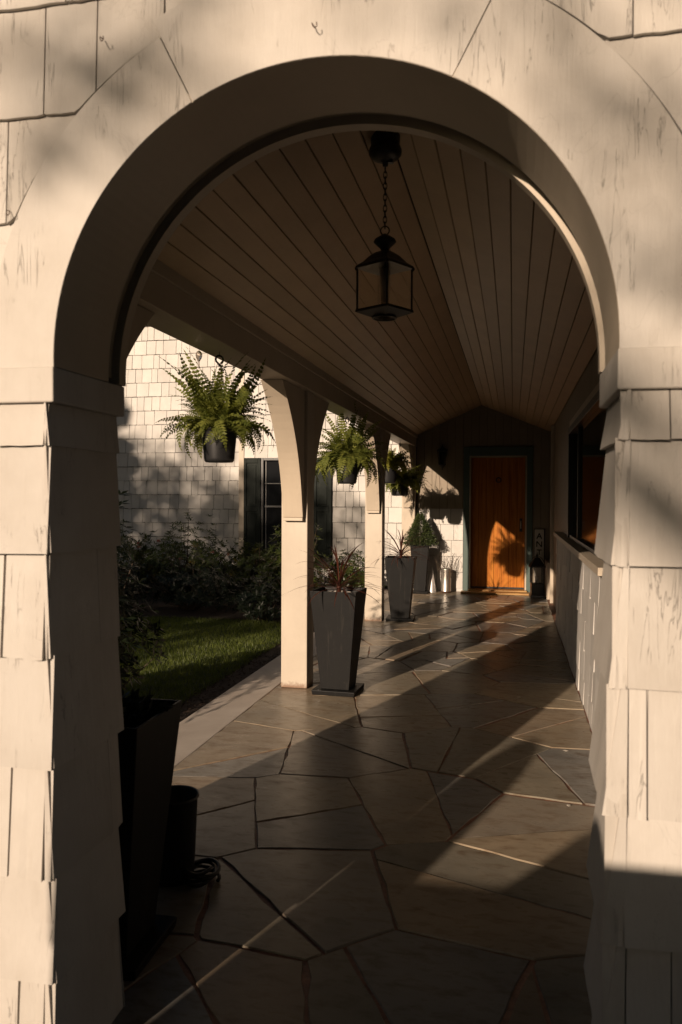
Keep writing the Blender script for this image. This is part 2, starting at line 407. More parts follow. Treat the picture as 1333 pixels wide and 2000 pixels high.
# ------------------------------------------------------------------ shingles
def wedge_meshes(mat, tag_, n=8):
    out = []
    r2 = random.Random(5)
    for k in range(n):
        vs = []; fs = []
        seg = 4
        for i in range(seg+1):
            x = i/seg; zb = r2.uniform(-.012, .012)
            vs += [(x, 0, zb), (x, -1-r2.uniform(0, .12), zb), (x, -.3, 1.0), (x, 0, 1.0)]
        for i in range(seg):
            a = i*4; b_ = a+4
            fs += [(a, a+1, b_+1, b_), (a+1, a+2, b_+2, b_+1), (a+2, a+3, b_+3, b_+2), (a+3, a, b_, b_+3)]
        fs += [(0, 3, 2, 1), (seg*4, seg*4+1, seg*4+2, seg*4+3)]
        out.append(MB().add(vs, fs).mesh('shingle_'+tag_, mat))
    return out
WEDGE = wedge_meshes(M_SHAKE, 'shake')
WEDGEF = wedge_meshes(M_FAC, 'facade')
def shingle(parent, x, y, z, w, h, th, rz=0.0, meshes=WEDGE, tilt=0.0, rr=rnd):
    mw = Matrix.Translation((x, y, z)) @ Matrix.Rotation(rz, 4, 'Z') @ Matrix.Rotation(tilt, 4, 'Y') @ Matrix.Diagonal((w, th, h, 1))
    return link('shingle', rr.choice(meshes), parent, mw)
def shingle_field(parent, x0, x1, yf, z0, z1, expo, wmin, wmax, seed, th=.014, holes=(), rz=0, axis='x', gap=.007):
    """courses of shingles on a wall facing -Y (axis x) or -X (axis y)"""
    rr = random.Random(seed); z = z0
    while z < z1 - .02:
        h = min(expo, z1-z); x = x0
        while x < x1 - .01:
            w = rr.uniform(wmin, wmax)
            if x1 - (x+w) < wmin*.6: w = x1-x
            segs = [(x, x+w)]
            for (a, b_, c_, d) in holes:
                if z + h*.5 > c_ and z + h*.5 < d:
                    ns = []
                    for (p, q) in segs:
                        if q <= a or p >= b_: ns.append((p, q)); continue
                        if p < a - .02: ns.append((p, a))
                        if q > b_ + .02: ns.append((b_, q))
                    segs = ns
            for (p, q) in segs:
                if axis == 'x': shingle(parent, p+gap/2, yf, z+rr.uniform(-.003, .003), q-p-gap, h-.007, th*rr.uniform(.85, 1.2), 0, WEDGE, rr.uniform(-.004, .004), rr)
                else: shingle(parent, yf, q-gap/2, z+rr.uniform(-.003, .003), q-p-gap, h+.012, th*rr.uniform(.85, 1.2), -pi/2, WEDGE, rr.uniform(-.006, .006), rr)
            x += w
        z += expo

# ------------------------------------------------------------------ arch wall (facade)
ACX, ACZ, AR = -.489, 1.793, .728
KW = .866     # the wall was drawn for a 1.46 m arch; the real opening is 1.26 m wide
aw = empty('arch_wall', (ACX*KW, 2.2*KW, H*(1-KW)), 0, 'weathered cream shingled entrance wall with a round arch opening in front of the porch', 'wall')
aw.scale = (KW, KW, KW)
inv = Matrix.Translation((-ACX, -2.2, 0))
def AW(o): return shift(o, inv)
# structural core
mb = MB()
mb.box(-2.33, -1.246, 2.004, 2.37, -.4, ACZ); mb.box(.266, 5.5, 2.004, 2.37, -.4, ACZ)
rc_ = AR + .028; ns = 40
arc = [(ACX + rc_*cos(pi - pi*i/ns), ACZ + rc_*sin(pi*i/ns)) for i in range(ns+1)]
ZT = 3.3
for i in range(ns):
    (xa, za), (xb, zb_) = arc[i], arc[i+1]
    mb.add([(xa, 2.004, za), (xb, 2.004, zb_), (xb, 2.004, ZT), (xa, 2.004, ZT), (xa, 2.37, za), (xb, 2.37, zb_), (xb, 2.37, ZT), (xa, 2.37, ZT)],
           [(0, 1, 2, 3), (7, 6, 5, 4), (0, 4, 5, 1), (3, 2, 6, 7)])
mb.box(-2.33, arc[0][0], 2.004, 2.37, ACZ, ZT); mb.box(arc[-1][0], 5.5, 2.004, 2.37, ACZ, ZT)
AW(mb.build('wall_core', M_FAC, aw, fix=True))
# gable top
AW(MB().prism([(-2.1, ZT+.001), (5.5, ZT+.001), (5.5, ZT+1.6), (-.5, ZT+.62)], 'y', 2.004, 2.37).build('gable', M_FAC, aw))
# arch lining: smooth intrados, a groove, a back ring
def arcband(r_in, r_out, y0, y1, n=72, a0=0.0, a1=pi, cz=ACZ):
    mb = MB(); vs = []; fs = []
    for i in range(n+1):
        a = a0 + (a1-a0)*i/n
        for (r, y) in ((r_in, y0), (r_out, y0), (r_out, y1), (r_in, y1)):
            vs.append((ACX + r*cos(a), y, cz + r*sin(a)))
    for i in range(n):
        for k in range(4):
            a = i*4+k; b_ = i*4+(k+1) % 4; fs.append((a, b_, b_+4, a+4))
    fs += [(0, 1, 2, 3), (n*4+3, n*4+2, n*4+1, n*4)]
    return mb.add(vs, fs)
SPR = 1.772
lin = arcband(AR, AR+.026, 1.989, 2.29)
lin.box(ACX-AR-.026, ACX-AR, 1.989, 2.29, SPR, ACZ); lin.box(ACX+AR, ACX+AR+.026, 1.989, 2.29, SPR, ACZ)
AW(lin.build('arch_lining', M_TRIM, aw))
br_ = arcband(AR-.008, AR+.027, 2.345, 2.388)
br_.box(ACX-AR-.027, ACX-AR+.008, 2.345, 2.388, SPR, ACZ); br_.box(ACX+AR-.008, ACX+AR+.027, 2.345, 2.388, SPR, ACZ)
AW(br_.build('arch_back_trim', M_TRIM, aw))
gr_ = arcband(AR+.020, AR+.0275, 2.288, 2.347); AW(gr_.build('arch_groove_board', M_TRIM, aw))
# face boards round the arch, outer edge irregular
def rout(deg): return .975 if deg <= 117 else .925
def faceboard(a0, a1, y0, yb):
    n = int(abs(a1-a0)/2.5)+2; mb = MB(); vs = []; fs = []
    for i in range(n+1):
        d = a0 + (a1-a0)*i/n; a = R(d); ro = rout(d-.01 if a1 > a0 else d)
        for (r, y) in ((AR+.0005, y0), (ro, y0+.0), (ro, yb), (AR+.0005, yb)):
            vs.append((ACX + r*cos(a), y, ACZ + r*sin(a)))
    for i in range(n):
        for k in range(4):
            a = i*4+k; b_ = i*4+(k+1) % 4; fs.append((a, b_, b_+4, a+4))
    fs += [(0, 1, 2, 3), (n*4+3, n*4+2, n*4+1, n*4)]
    return mb.add(vs, fs)
def gapdeg(mm): return math.degrees(mm/1000/AR)
for (a0, a1) in ((-2.2+gapdeg(1), 62.4-gapdeg(.9)), (62.4+gapdeg(.9), 117-gapdeg(.9)), (117+gapdeg(.9), 182.2-gapdeg(1))):
    o = faceboard(a0, a1, 1.986, 2.003).build('arch_face_board', M_FAC, aw, bevel=.0018); AW(o)
# flat wall faces left and right of the boards, as courses of shingles cut round the ring
def ringz(x, a0r):
    d = a0r*a0r - (x-ACX)**2
    return ACZ + sqrt(d) if d > 0 else -9
def facade_shingle(x0, x1, zb, zt, th=.017):
    if x0 > ACX: ro = .979
    else: ro = .979 if x1 > -.89 else .929
    n = 10; xs = [x0 + (x1-x0)*i/n for i in range(n+1)]; cols = []
    for x in xs:
        z = zb + rnd.uniform(-.002, .002); rz_ = ringz(x, ro)
        if rz_ > z and (rz_ < 9): z = rz_
        cols.append((x, z))
    cols = [c_ for c_ in cols if c_[1] < zt-.004]
    if len(cols) < 2: return
    vs = []; fs = []
    for (x, z) in cols:
        t = (z-zb)/(zt-zb); yb = 2.003 - th*(1-.75*t)
        vs += [(x, 2.0035, z), (x, yb, z), (x, 2.003-th*.25, zt), (x, 2.0035, zt)]
    m_ = len(cols)
    for i in range(m_-1):
        a = i*4
        fs += [(a, a+1, a+5, a+4), (a+1, a+2, a+6, a+5), (a+2, a+3, a+7, a+6), (a+3, a, a+4, a+7)]
    fs += [(0, 3, 2, 1), ((m_-1)*4, (m_-1)*4+1, (m_-1)*4+2, (m_-1)*4+3)]
    AW(MB().add(vs, fs).build('shingle', M_FAC, aw, bevel=.0015))
Lz = [1.772, 1.875, 2.165, 2.448, 2.742, 3.03]
Lx = {0: [-2.33, -1.6, -1.22], 1: [-2.33, -1.75, -1.5, -1.30, -1.1], 2: [-2.33, -1.6, -1.36, -1.1, -.9], 3: [-2.33, -1.7, -1.47, -1.246, -1.093, -.902], 4: [-2.33, -1.62, -1.40, -1.18, -1.0, -.902]}
for k in range(5):
    xs = Lx[k]
    for i in range(len(xs)-1): facade_shingle(xs[i]+.0015, xs[i+1]-.0015, Lz[k], Lz[k+1]+.004)
Rz = [1.772, 1.90, 2.20, 2.492, 2.785, 3.08]
Rx = {0: [.243, .9, 1.4], 1: [.24, .60, .95, 1.3], 2: [.1, .44, .75, 1.1], 3: [.0, .262, .47, .75, 1.1], 4: [-.2, .1, .35, .62, .95]}
for k in range(5):
    xs = Rx[k]
    for i in range(len(xs)-1): facade_shingle(xs[i]+.0015, xs[i+1]-.0015, Rz[k], Rz[k+1]+.004)
for i in range(6): facade_shingle(-.9+.15*i+.0015, -.75+.15*i-.0015, 2.742, 3.03)
# imposts
def impost(x0, x1, z0, z1):
    pts = 10; vs = []; fs = []
    mb = MB().box(x0, x1, 1.978, 2.39, z0, z1); return mb
AW(impost(-2.33, ACX-AR+.003, 1.675, 1.7705).build('impost_block', M_FAC, aw, bevel=.004))
AW(impost(ACX+AR-.004, 1.4, 1.675, 1.7705).build('impost_block', M_FAC, aw, bevel=.004))
# pier shingles
PZ = [1.674, 1.558, 1.264, .977, .676, .372, .09, -.23]
LJ = [[-1.39, -1.242], [], [-1.37, -1.242], [], [-1.352, -1.246], [], [-1.33, -1.25]]
RJ = [[.262, .352], [.262], [.262], [.268, .31], [.262], [.268, .37], [.262]]
def edgef(side, k):  # x of the reveal face at top / bottom of the course
    if side < 0: return (-1.236, [-1.231, -1.227, -1.229, -1.217, -1.219, -1.212, -1.214][k])
    return (.257, [.240, .229, .226, .216, .214, .212, .212][k])
for side in (-1, 1):
    for k in range(7):
        z1, z0 = PZ[k], PZ[k+1]; xt, xb = edgef(side, k); h = z1-z0+.006
        js = (LJ if side < 0 else RJ)[k]
        ends = [-2.33]+js+[xb-.002] if side < 0 else [xb+.002]+js+[1.4]
        for i in range(len(ends)-1):
            a, b_ = ends[i], ends[i+1]; gp = .0035 if (k % 2 == 0 and side < 0) else .0018
            corner = (side < 0 and i == len(ends)-2 and js) or (side > 0 and i == 0 and js)
            th = .026 if not corner else .021
            o = shingle(aw, a+gp, 2.003, z0, b_-a-2*gp, h, th*rnd.uniform(.9, 1.1), 0, WEDGEF, rnd.uniform(-.003, .003)); AW(o)
        # reveal (inside of the arch opening)
        yj = [1.984, 2.386] if k in (0, 1, 3, 5) else [1.984, 2.20+.03*k, 2.386]
        if side > 0: yj = [1.984, 2.386]
        for i in range(len(yj)-1):
            a, b_ = yj[i], yj[i+1]
            if side < 0:
                mw = Matrix.Translation((-1.246, a+.001, z0)) @ Matrix.Rotation(pi/2, 4, 'Z') @ Matrix.Diagonal((b_-a-.002, abs(xb+1.246), h, 1))
            else:
                mw = Matrix.Translation((.266, b_-.001, z0)) @ Matrix.Rotation(-pi/2, 4, 'Z') @ Matrix.Diagonal((b_-a-.002, abs(xb-.266), h, 1))
            AW(link('shingle', WEDGEF[(k*3+i) % 8], aw, mw))
# bent hooks
for (hx, hz, s_) in ((-.492, 2.588, 1), (-1.066, 2.619, 1), (-1.342, 2.185, .8)):
    mb = MB(); pts = [(hx-.006, 1.985, hz+.012), (hx-.006, 1.972, hz+.010), (hx-.003, 1.966, hz), (hx+.003, 1.963, hz-.008), (hx+.009, 1.962, hz-.004), (hx+.008, 1.962, hz+.005)]
    AW(mb.tube([Vector(p) for p in pts], .0013*s_, 6).build('cup_hook', M_NAIL, aw, smooth=True))
# brace behind left pier, carrying the beam
def brace(parent, xc, w, y_post, dirn, z_bot, z_top, reach, name='brace', mat=M_TRIM, tb=.045, foot=True):
    n = 18; outer = []; inner = []
    for i in range(n+1):
        t = i/n; z = z_bot + (z_top-z_bot)*t
        d = tb + (reach-tb)*(.30*t + .70*t**2.6)
        outer.append((y_post + dirn*d, z))
    pts = [(y_post+dirn*.0005, z_bot)] + outer + [(y_post+dirn*.0005, z_top)]
    if dirn < 0: pts = pts[::-1]
    return MB().prism(pts, 'x', xc-w/2, xc+w/2).build(name, mat, parent, bevel=.003)
ZB = 2.212

# ------------------------------------------------------------------ porch roof: beam, boards
XBO, XBI, XRI, ZR, ZE, XRW, ZRW = -1.66, -1.465, -.484, 2.835, 2.40, .535, 2.42
roof = empty('porch_roof', (-.5, 7.4, 2.2), 0, 'cream porch roof with beaded board ceiling sloping up to a ridge above the stone walk', 'roof')
ri = Matrix.Translation((.5, -7.4, -2.2))
def RF(o): return shift(o, ri)
RF(MB().box(XBO, XBI, 2.046, Y_END-.004, ZB, 2.47).build('beam', M_TRIM, roof, bevel=.004))
RF(MB().box(XBI+.0005, XBI+.018, 2.046, Y_END-.004, ZB+.135, ZE+.035).build('beam_top_moulding', M_TRIM, roof, bevel=.003))
def boards(x0, z0, x1, z1, n, flip):
    L = sqrt((x1-x0)**2+(z1-z0)**2); ux, uz = (x1-x0)/L, (z1-z0)/L; nx, nz = -uz, ux
    if nz < 0: nx, nz = -nx, -nz
    w = L/n
    for i in range(n):
        a, b_ = i*w+.0009, (i+1)*w-.0009; c_ = .003; t = .014
        dz = rnd.uniform(-.0012, .0012)
        prof = [(a, c_+.002), (a+c_, 0), (b_-c_, 0), (b_, c_+.002), (b_, t), (a, t)]
        pts = [(x0+ux*p+nx*(q+dz), z0+uz*p+nz*(q+dz)) for p, q in prof]
        RF(MB().prism(pts, 'y', 2.046, Y_END-.003).build('ceiling_board', M_CEIL, roof))
boards(XBI+.018, ZE, XRI, ZR, 11, 0); boards(XRI+.001, ZR, XRW, ZRW, 11, 1)
RF(MB().prism([(XBO-.12, 2.43), (XBO-.12, 2.48), (XRI, 3.0), (3.2, 2.72+1.2), (3.2, 2.62+1.2), (XRI, 2.93)][::-1], 'y', 2.06, Y_END+.4).build('roof_deck', M_ROOF, roof))
RF(MB().prism([(XBI, 2.425), (XRI, 2.862), (XRW+.03, 2.445), (XRW+.03, 2.5), (XRI, 2.9), (XBI, 2.46)], 'y', 2.05, Y_END-.002).build('ceiling_backing', M_CORE, roof))

# posts
def post(xc0, y0, s, label, name='porch_post'):
    p = empty(name, (xc0+s/2, y0+s/2, 0), 0, label, 'post', 'braced posts along the porch')
    iv = Matrix.Translation((-(xc0+s/2), -(y0+s/2), 0))
    def L(o): return shift(o, iv)
    L(MB().box(xc0, xc0+s, y0, y0+s, 0, ZB-.001).build('shaft', M_POST, p, bevel=.005))
    L(brace(p, xc0+s*.5, s*.76, y0, -1, 1.275, ZB-.002, .60))
    L(brace(p, xc0+s*.5, s*.76, y0+s, 1, 1.275, ZB-.002, .62))
    L(MB().box(xc0+s*.13, xc0+s*.87, y0-.047, y0-.0005, 1.248, 1.2735).build('brace_foot', M_TRIM, p, bevel=.003))
    return p
post(-1.69, 2.44, .20, 'cream porch post hidden close behind the left pier of the arch, only its brace showing')
post(-1.69, 5.82, .20, 'square cream porch post with curved braces nearest the arch, beside the tall charcoal planter')
post(-1.67, 9.20, .20, 'second cream porch post from the arch, behind the first, with red spiky leaves across it')
p = empty('porch_post', (-1.57, 12.4, 0), 0, 'cream half post against the far end wall, behind the cone topiary', 'post', 'braced posts along the porch')
iv = Matrix.Translation((1.57, -12.4, 0))
o = MB().box(-1.67, -1.47, 12.34, 12.492, 0, ZB-.001).build('shaft', M_TRIM, p, bevel=.004); o.matrix_local = iv
o = brace(p, -1.57, .15, 12.34, -1, 1.275, ZB-.002, .6); o.matrix_local = iv

# ------------------------------------------------------------------ end wall with the door
ew = empty('end_wall', (-.5, 12.55, 0), 0, 'end wall of the porch, boarded above and shingled low on the left, holding the orange door', 'wall')
ei = Matrix.Translation((.5, -12.55, 0))
def EW(o): return shift(o, ei)
mb = MB(); mb.box(-1.7, -.66, 12.512, 12.7, -.1, 3.3); mb.box(.21, .75, 12.512, 12.7, -.1, 3.3); mb.box(-.66, .21, 12.512, 12.7, 2.08, 3.3)
EW(mb.build('wall_core', M_CORE, ew))
x = -1.46
while x < -.74:      # vertical boards left of the door, over the shingles
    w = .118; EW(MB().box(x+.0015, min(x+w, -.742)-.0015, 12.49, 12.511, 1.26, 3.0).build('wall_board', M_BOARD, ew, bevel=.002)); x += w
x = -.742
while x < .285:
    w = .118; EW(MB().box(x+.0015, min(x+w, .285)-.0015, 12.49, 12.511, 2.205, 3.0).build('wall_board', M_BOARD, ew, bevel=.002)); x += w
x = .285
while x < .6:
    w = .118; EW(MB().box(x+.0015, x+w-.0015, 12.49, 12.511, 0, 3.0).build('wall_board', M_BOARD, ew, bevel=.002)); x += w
zz = -.0; rr = random.Random(3)
for k in range(6):
    z0 = -.02 + .245*k - .21*(k == 0)*0; x = -1.47
    z0 = .045+.245*(k-1) if k else -.19
    while x < -.745:
        w = rr.uniform(.15, .21)
        if -.745-(x+w) < .08: w = -.745-x
        EW(shingle(ew, x+.0025, 12.511, z0, w-.006, .238, .02, 0, WEDGE, 0, rr)); x += w
# door trim
mb = MB(); mb.box(-.742, -.652, 12.455, 12.495, 0, 2.20); mb.box(.20, .287, 12.455, 12.495, 0, 2.20); mb.box(-.652, .20, 12.455, 12.495, 2.065, 2.20)
EW(mb.build('door_trim', M_DTRIM, ew, bevel=.004))
mb = MB(); mb.box(-.652, -.632, 12.46, 12.60, 0.03, 2.065); mb.box(.178, .20, 12.46, 12.60, .03, 2.065); mb.box(-.632, .178, 12.46, 12.60, 2.045, 2.065)
EW(mb.build('door_jamb', M_TRIM, ew, bevel=.002))
door = EW(MB().box(-.63, .176, 12.575, 12.60, .05, 2.043).build('door', M_DOOR, ew))
for i in range(7):
    a = -.63 + .806*i/7; b_ = -.63+.806*(i+1)/7
    MB().box(a+.0015, b_-.0015, 12.555, 12.574, .05, 2.043).build('plank', M_DOOR, door, bevel=.003)
MB().box(-.62, .166, 12.545, 12.554, .052, .075).build('door_sweep', M_BLACK, door)
hb = MB().box(.095, .135, 12.54, 12.554, .92, 1.12).build('handle_plate', M_BLACK, door, bevel=.003)
hb = MB().tube([(.115, 12.553, 1.08), (.115, 12.50, 1.08), (.115, 12.495, 1.04), (.115, 12.50, .98), (.115, 12.553, .97)], .008, 8).build('handle', M_GALV, door, smooth=True)
MB().ring((-.22, 12.54, 1.70), .035, .008).build('knocker', M_BLACK, door, smooth=True)
EW(MB().box(-.66, .21, 12.36, 12.60, .0, .045).build('threshold', M_THRESH, ew, bevel=.006))
EW(MB().box(-.76, .29, 12.16, 12.358, .0, .028).build('doorstep', M_THRESH, ew, bevel=.006))

# ------------------------------------------------------------------ wing of the house (left) and bay with window
wing = empty('house_wing', (-5.4, 13, 0), 0, 'far house wing of pale dappled shingles, left of the corner board', 'house wall')
wi = Matrix.Translation((5.4, -13, 0))
def keep(par, mat_, fn):
    before = set(o.name for o in bpy.data.objects); fn()
    for o in bpy.data.objects:
        if o.name not in before and o.parent is par: shift(o, mat_)
keep(wing, wi, lambda: MB().box(-9, -4.34, 12.902, 13.1, -.2, 4.4).build('wall_core', M_CORE, wing))
keep(wing, wi, lambda: shingle_field(wing, -6.85, -4.347, 12.90, .27, 4.33, .2385, .10, .235, 11, .022))
keep(wing, wi, lambda: MB().box(-4.345, -4.257, 12.48, 12.93, -.1, 3.9).build('corner_board', M_TRIM, wing, bevel=.004))
bay = empty('house_bay', (-3, 12.7, 0), 0, 'pale shingled bay of the house behind the porch posts with a green shuttered window', 'house wall')
bi = Matrix.Translation((3, -12.7, 0))
def bayf():
    mb = MB(); mb.box(-4.256, -3.965, 12.512, 12.7, -.2, 4.2); mb.box(-3.10, -1.70, 12.512, 12.7, -.2, 4.2)
    mb.box(-3.965, -3.10, 12.512, 12.7, -.2, .47); mb.box(-3.965, -3.10, 12.512, 12.7, 2.06, 4.2); mb.build('wall_core', M_CORE, bay)
    shingle_field(bay, -4.255, -1.672, 12.511, .055, 3.6, .245, .10, .22, 29, .022, holes=[(-4.255, -2.79, .38, 2.07)])
    w = MB(); w.box(-3.965, -3.925, 12.47, 12.56, .48, 2.055); w.box(-3.14, -3.10, 12.47, 12.56, .48, 2.055)
    w.box(-3.925, -3.14, 12.47, 12.56, 2.015, 2.055); w.box(-3.925, -3.14, 12.47, 12.56, .48, .515)
    win = w.build('window', M_FRAMEBLK, bay, bevel=.002)
    MB().box(-3.924, -3.141, 12.53, 12.537, .516, 2.014).build('pane', M_GLASS, win)
    mu = MB(); mu.box(-3.924, -3.141, 12.505, 12.529, 1.262, 1.290); mu.build('sash_rail', M_WINWHITE, win)
    mu = MB(); mu.box(-3.924, -3.141, 12.515, 12.529, 1.64, 1.652); mu.box(-3.90, -3.89, 12.512, 12.529, .517, 1.26); mu.box(-3.90, -3.89, 12.512, 12.529, 1.292, 2.01); mu.box(-3.53, -3.518, 12.515, 12.529, 1.293, 1.638); mu.box(-3.53, -3.518, 12.515, 12.529, 1.653, 2.01); mu.build('muntin', M_WINWHITE, win)
    MB().box(-4.0, -3.06, 12.44, 12.50, .40, .478).build('window_sill', M_TRIM, bay, bevel=.004)
    for (a, b_) in ((-4.25, -3.972), (-3.088, -2.80)):
        mb = MB(); st = .045
        mb.box(a, a+st, 12.455, 12.49, .48, 2.055); mb.box(b_-st, b_, 12.455, 12.49, .48, 2.055)
        for (z0, z1) in ((.48, .56), (1.20, 1.28), (1.975, 2.055)): mb.box(a+st, b_-st, 12.455, 12.49, z0, z1)
        sh = mb.build('shutter', M_SHUT, bay, bevel=.003)
        for (z0, z1) in ((.561, 1.199), (1.281, 1.974)):
            m2 = MB().box(a+st+.001, b_-st-.001, 12.474, 12.488, z0, z1); m2.taper((a+b_)/2, 12.4735-.0, 0, 0, 0, 0) if False else None
            m2.box(a+st+.03, b_-st-.03, 12.462, 12.4735, z0+.035, z1-.035)
            m2.build('panel', M_SHUT, sh, bevel=.004)
keep(bay, bi, bayf)
# house body and roof over the wing, right-hand house body
mh = empty('main_house', (-1.8, 16, 0), 0, 'main house block with pitched roof behind the shingled walls', 'house')
shift(MB().box(-9, 5.4, 13.12, 20, -.2, 4.4).build('wall', M_BOARD, mh), Matrix.Translation((1.8, -16, 0)))
shift(MB().prism([(-9.3, 4.42), (5.6, 4.42), (5.6, 4.55), (-1.8, 7.5), (-9.3, 4.55)], 'y', 12.6, 20.2).build('roof', M_ROOF, mh), Matrix.Translation((1.8, -16, 0)))

# ------------------------------------------------------------------ right side wall
sw = empty('side_wall', (.6, 7, 0), 0, 'right porch wall, shingled low wall with a long sill under a dark window', 'wall')
si_ = Matrix.Translation((-.6, -7, 0))
def sidef():
    mb = MB()
    mb.box(.56, .8, 2.06, 4.74, -.1, 2.5); mb.box(.56, .8, 8.12, 12.49, -.1, 2.5); mb.box(.56, .8, 4.74, 8.12, -.1, 1.05); mb.box(.56, .8, 4.74, 8.12, 2.06, 2.5)
    mb.build('wall_core', M_BOARD, sw)
    MB().box(.494, .559, 2.06, 9.60, -.1, .995).build('low_wall', M_CORE, sw)
    rr = random.Random(77); z = -.02; k = 0
    for z in (-.02, .165, .375, .585, .79):
        y = 2.065; h = .215 if z > 0 else .19
        if z > .78: h = .203
        while y < 9.58:
            w = rr.uniform(.13, .30)
            if 9.6-(y+w) < .1: w = 9.6-y
            mw = Matrix.Translation((.494, y+w-.002, z+rr.uniform(-.008, .008))) @ Matrix.Rotation(-pi/2, 4, 'Z') @ Matrix.Rotation(rr.uniform(-.004, .004), 4, 'Y') @ Matrix.Rotation(rr.uniform(-.004, .006), 4, 'Z') @ Matrix.Diagonal((w-.004, .007*rr.uniform(.6, 1.7), h+.005, 1))
            link('shingle', rr.choice(WEDGE), sw, mw); y += w
    y = 2.065
    MB().box(.455, .56, 4.62, 9.62, .998, 1.045).build('window_sill', M_TRIM, sw, bevel=.004)
    MB().box(.494, .5585, 2.06, 4.615, .998, 1.045).build('low_wall_cap', M_TRIM, sw, bevel=.004)
    # vertical wall boards above
    y = 2.065
    while y < 12.48:
        w = min(.14, 12.488-y)
        for (z0, z1) in ([(1.047, 2.46)] if (y+w < 4.7 or (y > 8.2 and y < 9.6)) else [(0, 2.46)] if y >= 9.6 else [(2.12, 2.46)]):
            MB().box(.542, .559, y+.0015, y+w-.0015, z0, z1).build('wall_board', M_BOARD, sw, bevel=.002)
        y += .14
    # window
    mb = MB(); mb.box(.515, .60, 8.06, 8.14, 1.048, 2.10); mb.box(.515, .60, 4.74, 4.80, 1.048, 2.10)
    mb.box(.515, .60, 4.80, 8.06, 2.04, 2.10); mb.box(.53, .60, 4.80, 8.06, 1.048, 1.078)
    win = mb.build('window', M_FRAMEBLK, sw, bevel=.003)
    mb = MB()
    for yy_ in (7.24,): mb.box(.54, .585, yy_-.02, yy_+.02, 1.079, 2.039)
    mb.build('mullion', M_FRAMEBLK, win)
    for a, b_ in ((4.801, 7.219), (7.261, 8.059)):
        MB().box(.560, .566, a, b_, 1.079, 2.039).build('pane', M_GLASS, win)
    MB().box(.53, .545, 4.70, 8.2, 2.102, 2.17).build('head_casing', M_TRIM, sw, bevel=.002)
    mb = MB(); mb.box(.50, .541, 4.26, 4.30, 1.06, 2.16); mb.box(.50, .541, 4.66, 4.70, 1.06, 2.16); mb.box(.50, .541, 4.30, 4.66, 1.06, 1.12); mb.box(.50, .541, 4.30, 4.66, 2.10, 2.16); mb.box(.50, .541, 4.30, 4.66, 1.58, 1.64)
    sh = mb.build('shutter', M_FRAMEBLK, sw, bevel=.003)
    for (z0, z1) in ((1.121, 1.579), (1.641, 2.099)): MB().box(.52, .538, 4.301, 4.659, z0, z1).build('panel', M_FRAMEBLK, sh)
    MB().box(.50, .5415, 11.35, 11.47, 0, 2.42).build('corner_trim', M_TRIM, sw, bevel=.003)
    mb = MB(); mb.box(.488, .4995, 11.38, 11.43, .60, .70); mb.build('hinge', M_BLACK, sw)
    MB().box(.47, .541, 11.75, 12.40, .0, .52).build('low_ledge', M_TRIM, sw, bevel=.004)
keep(sw, si_, sidef)
hb = MB().box(.9, 5.4, 2.06, 12.49, -.1, 3.6); 
tag(hb.build('right_house_block', M_ROOMDARK), 'dark house interior block behind the right window wall', 'house')

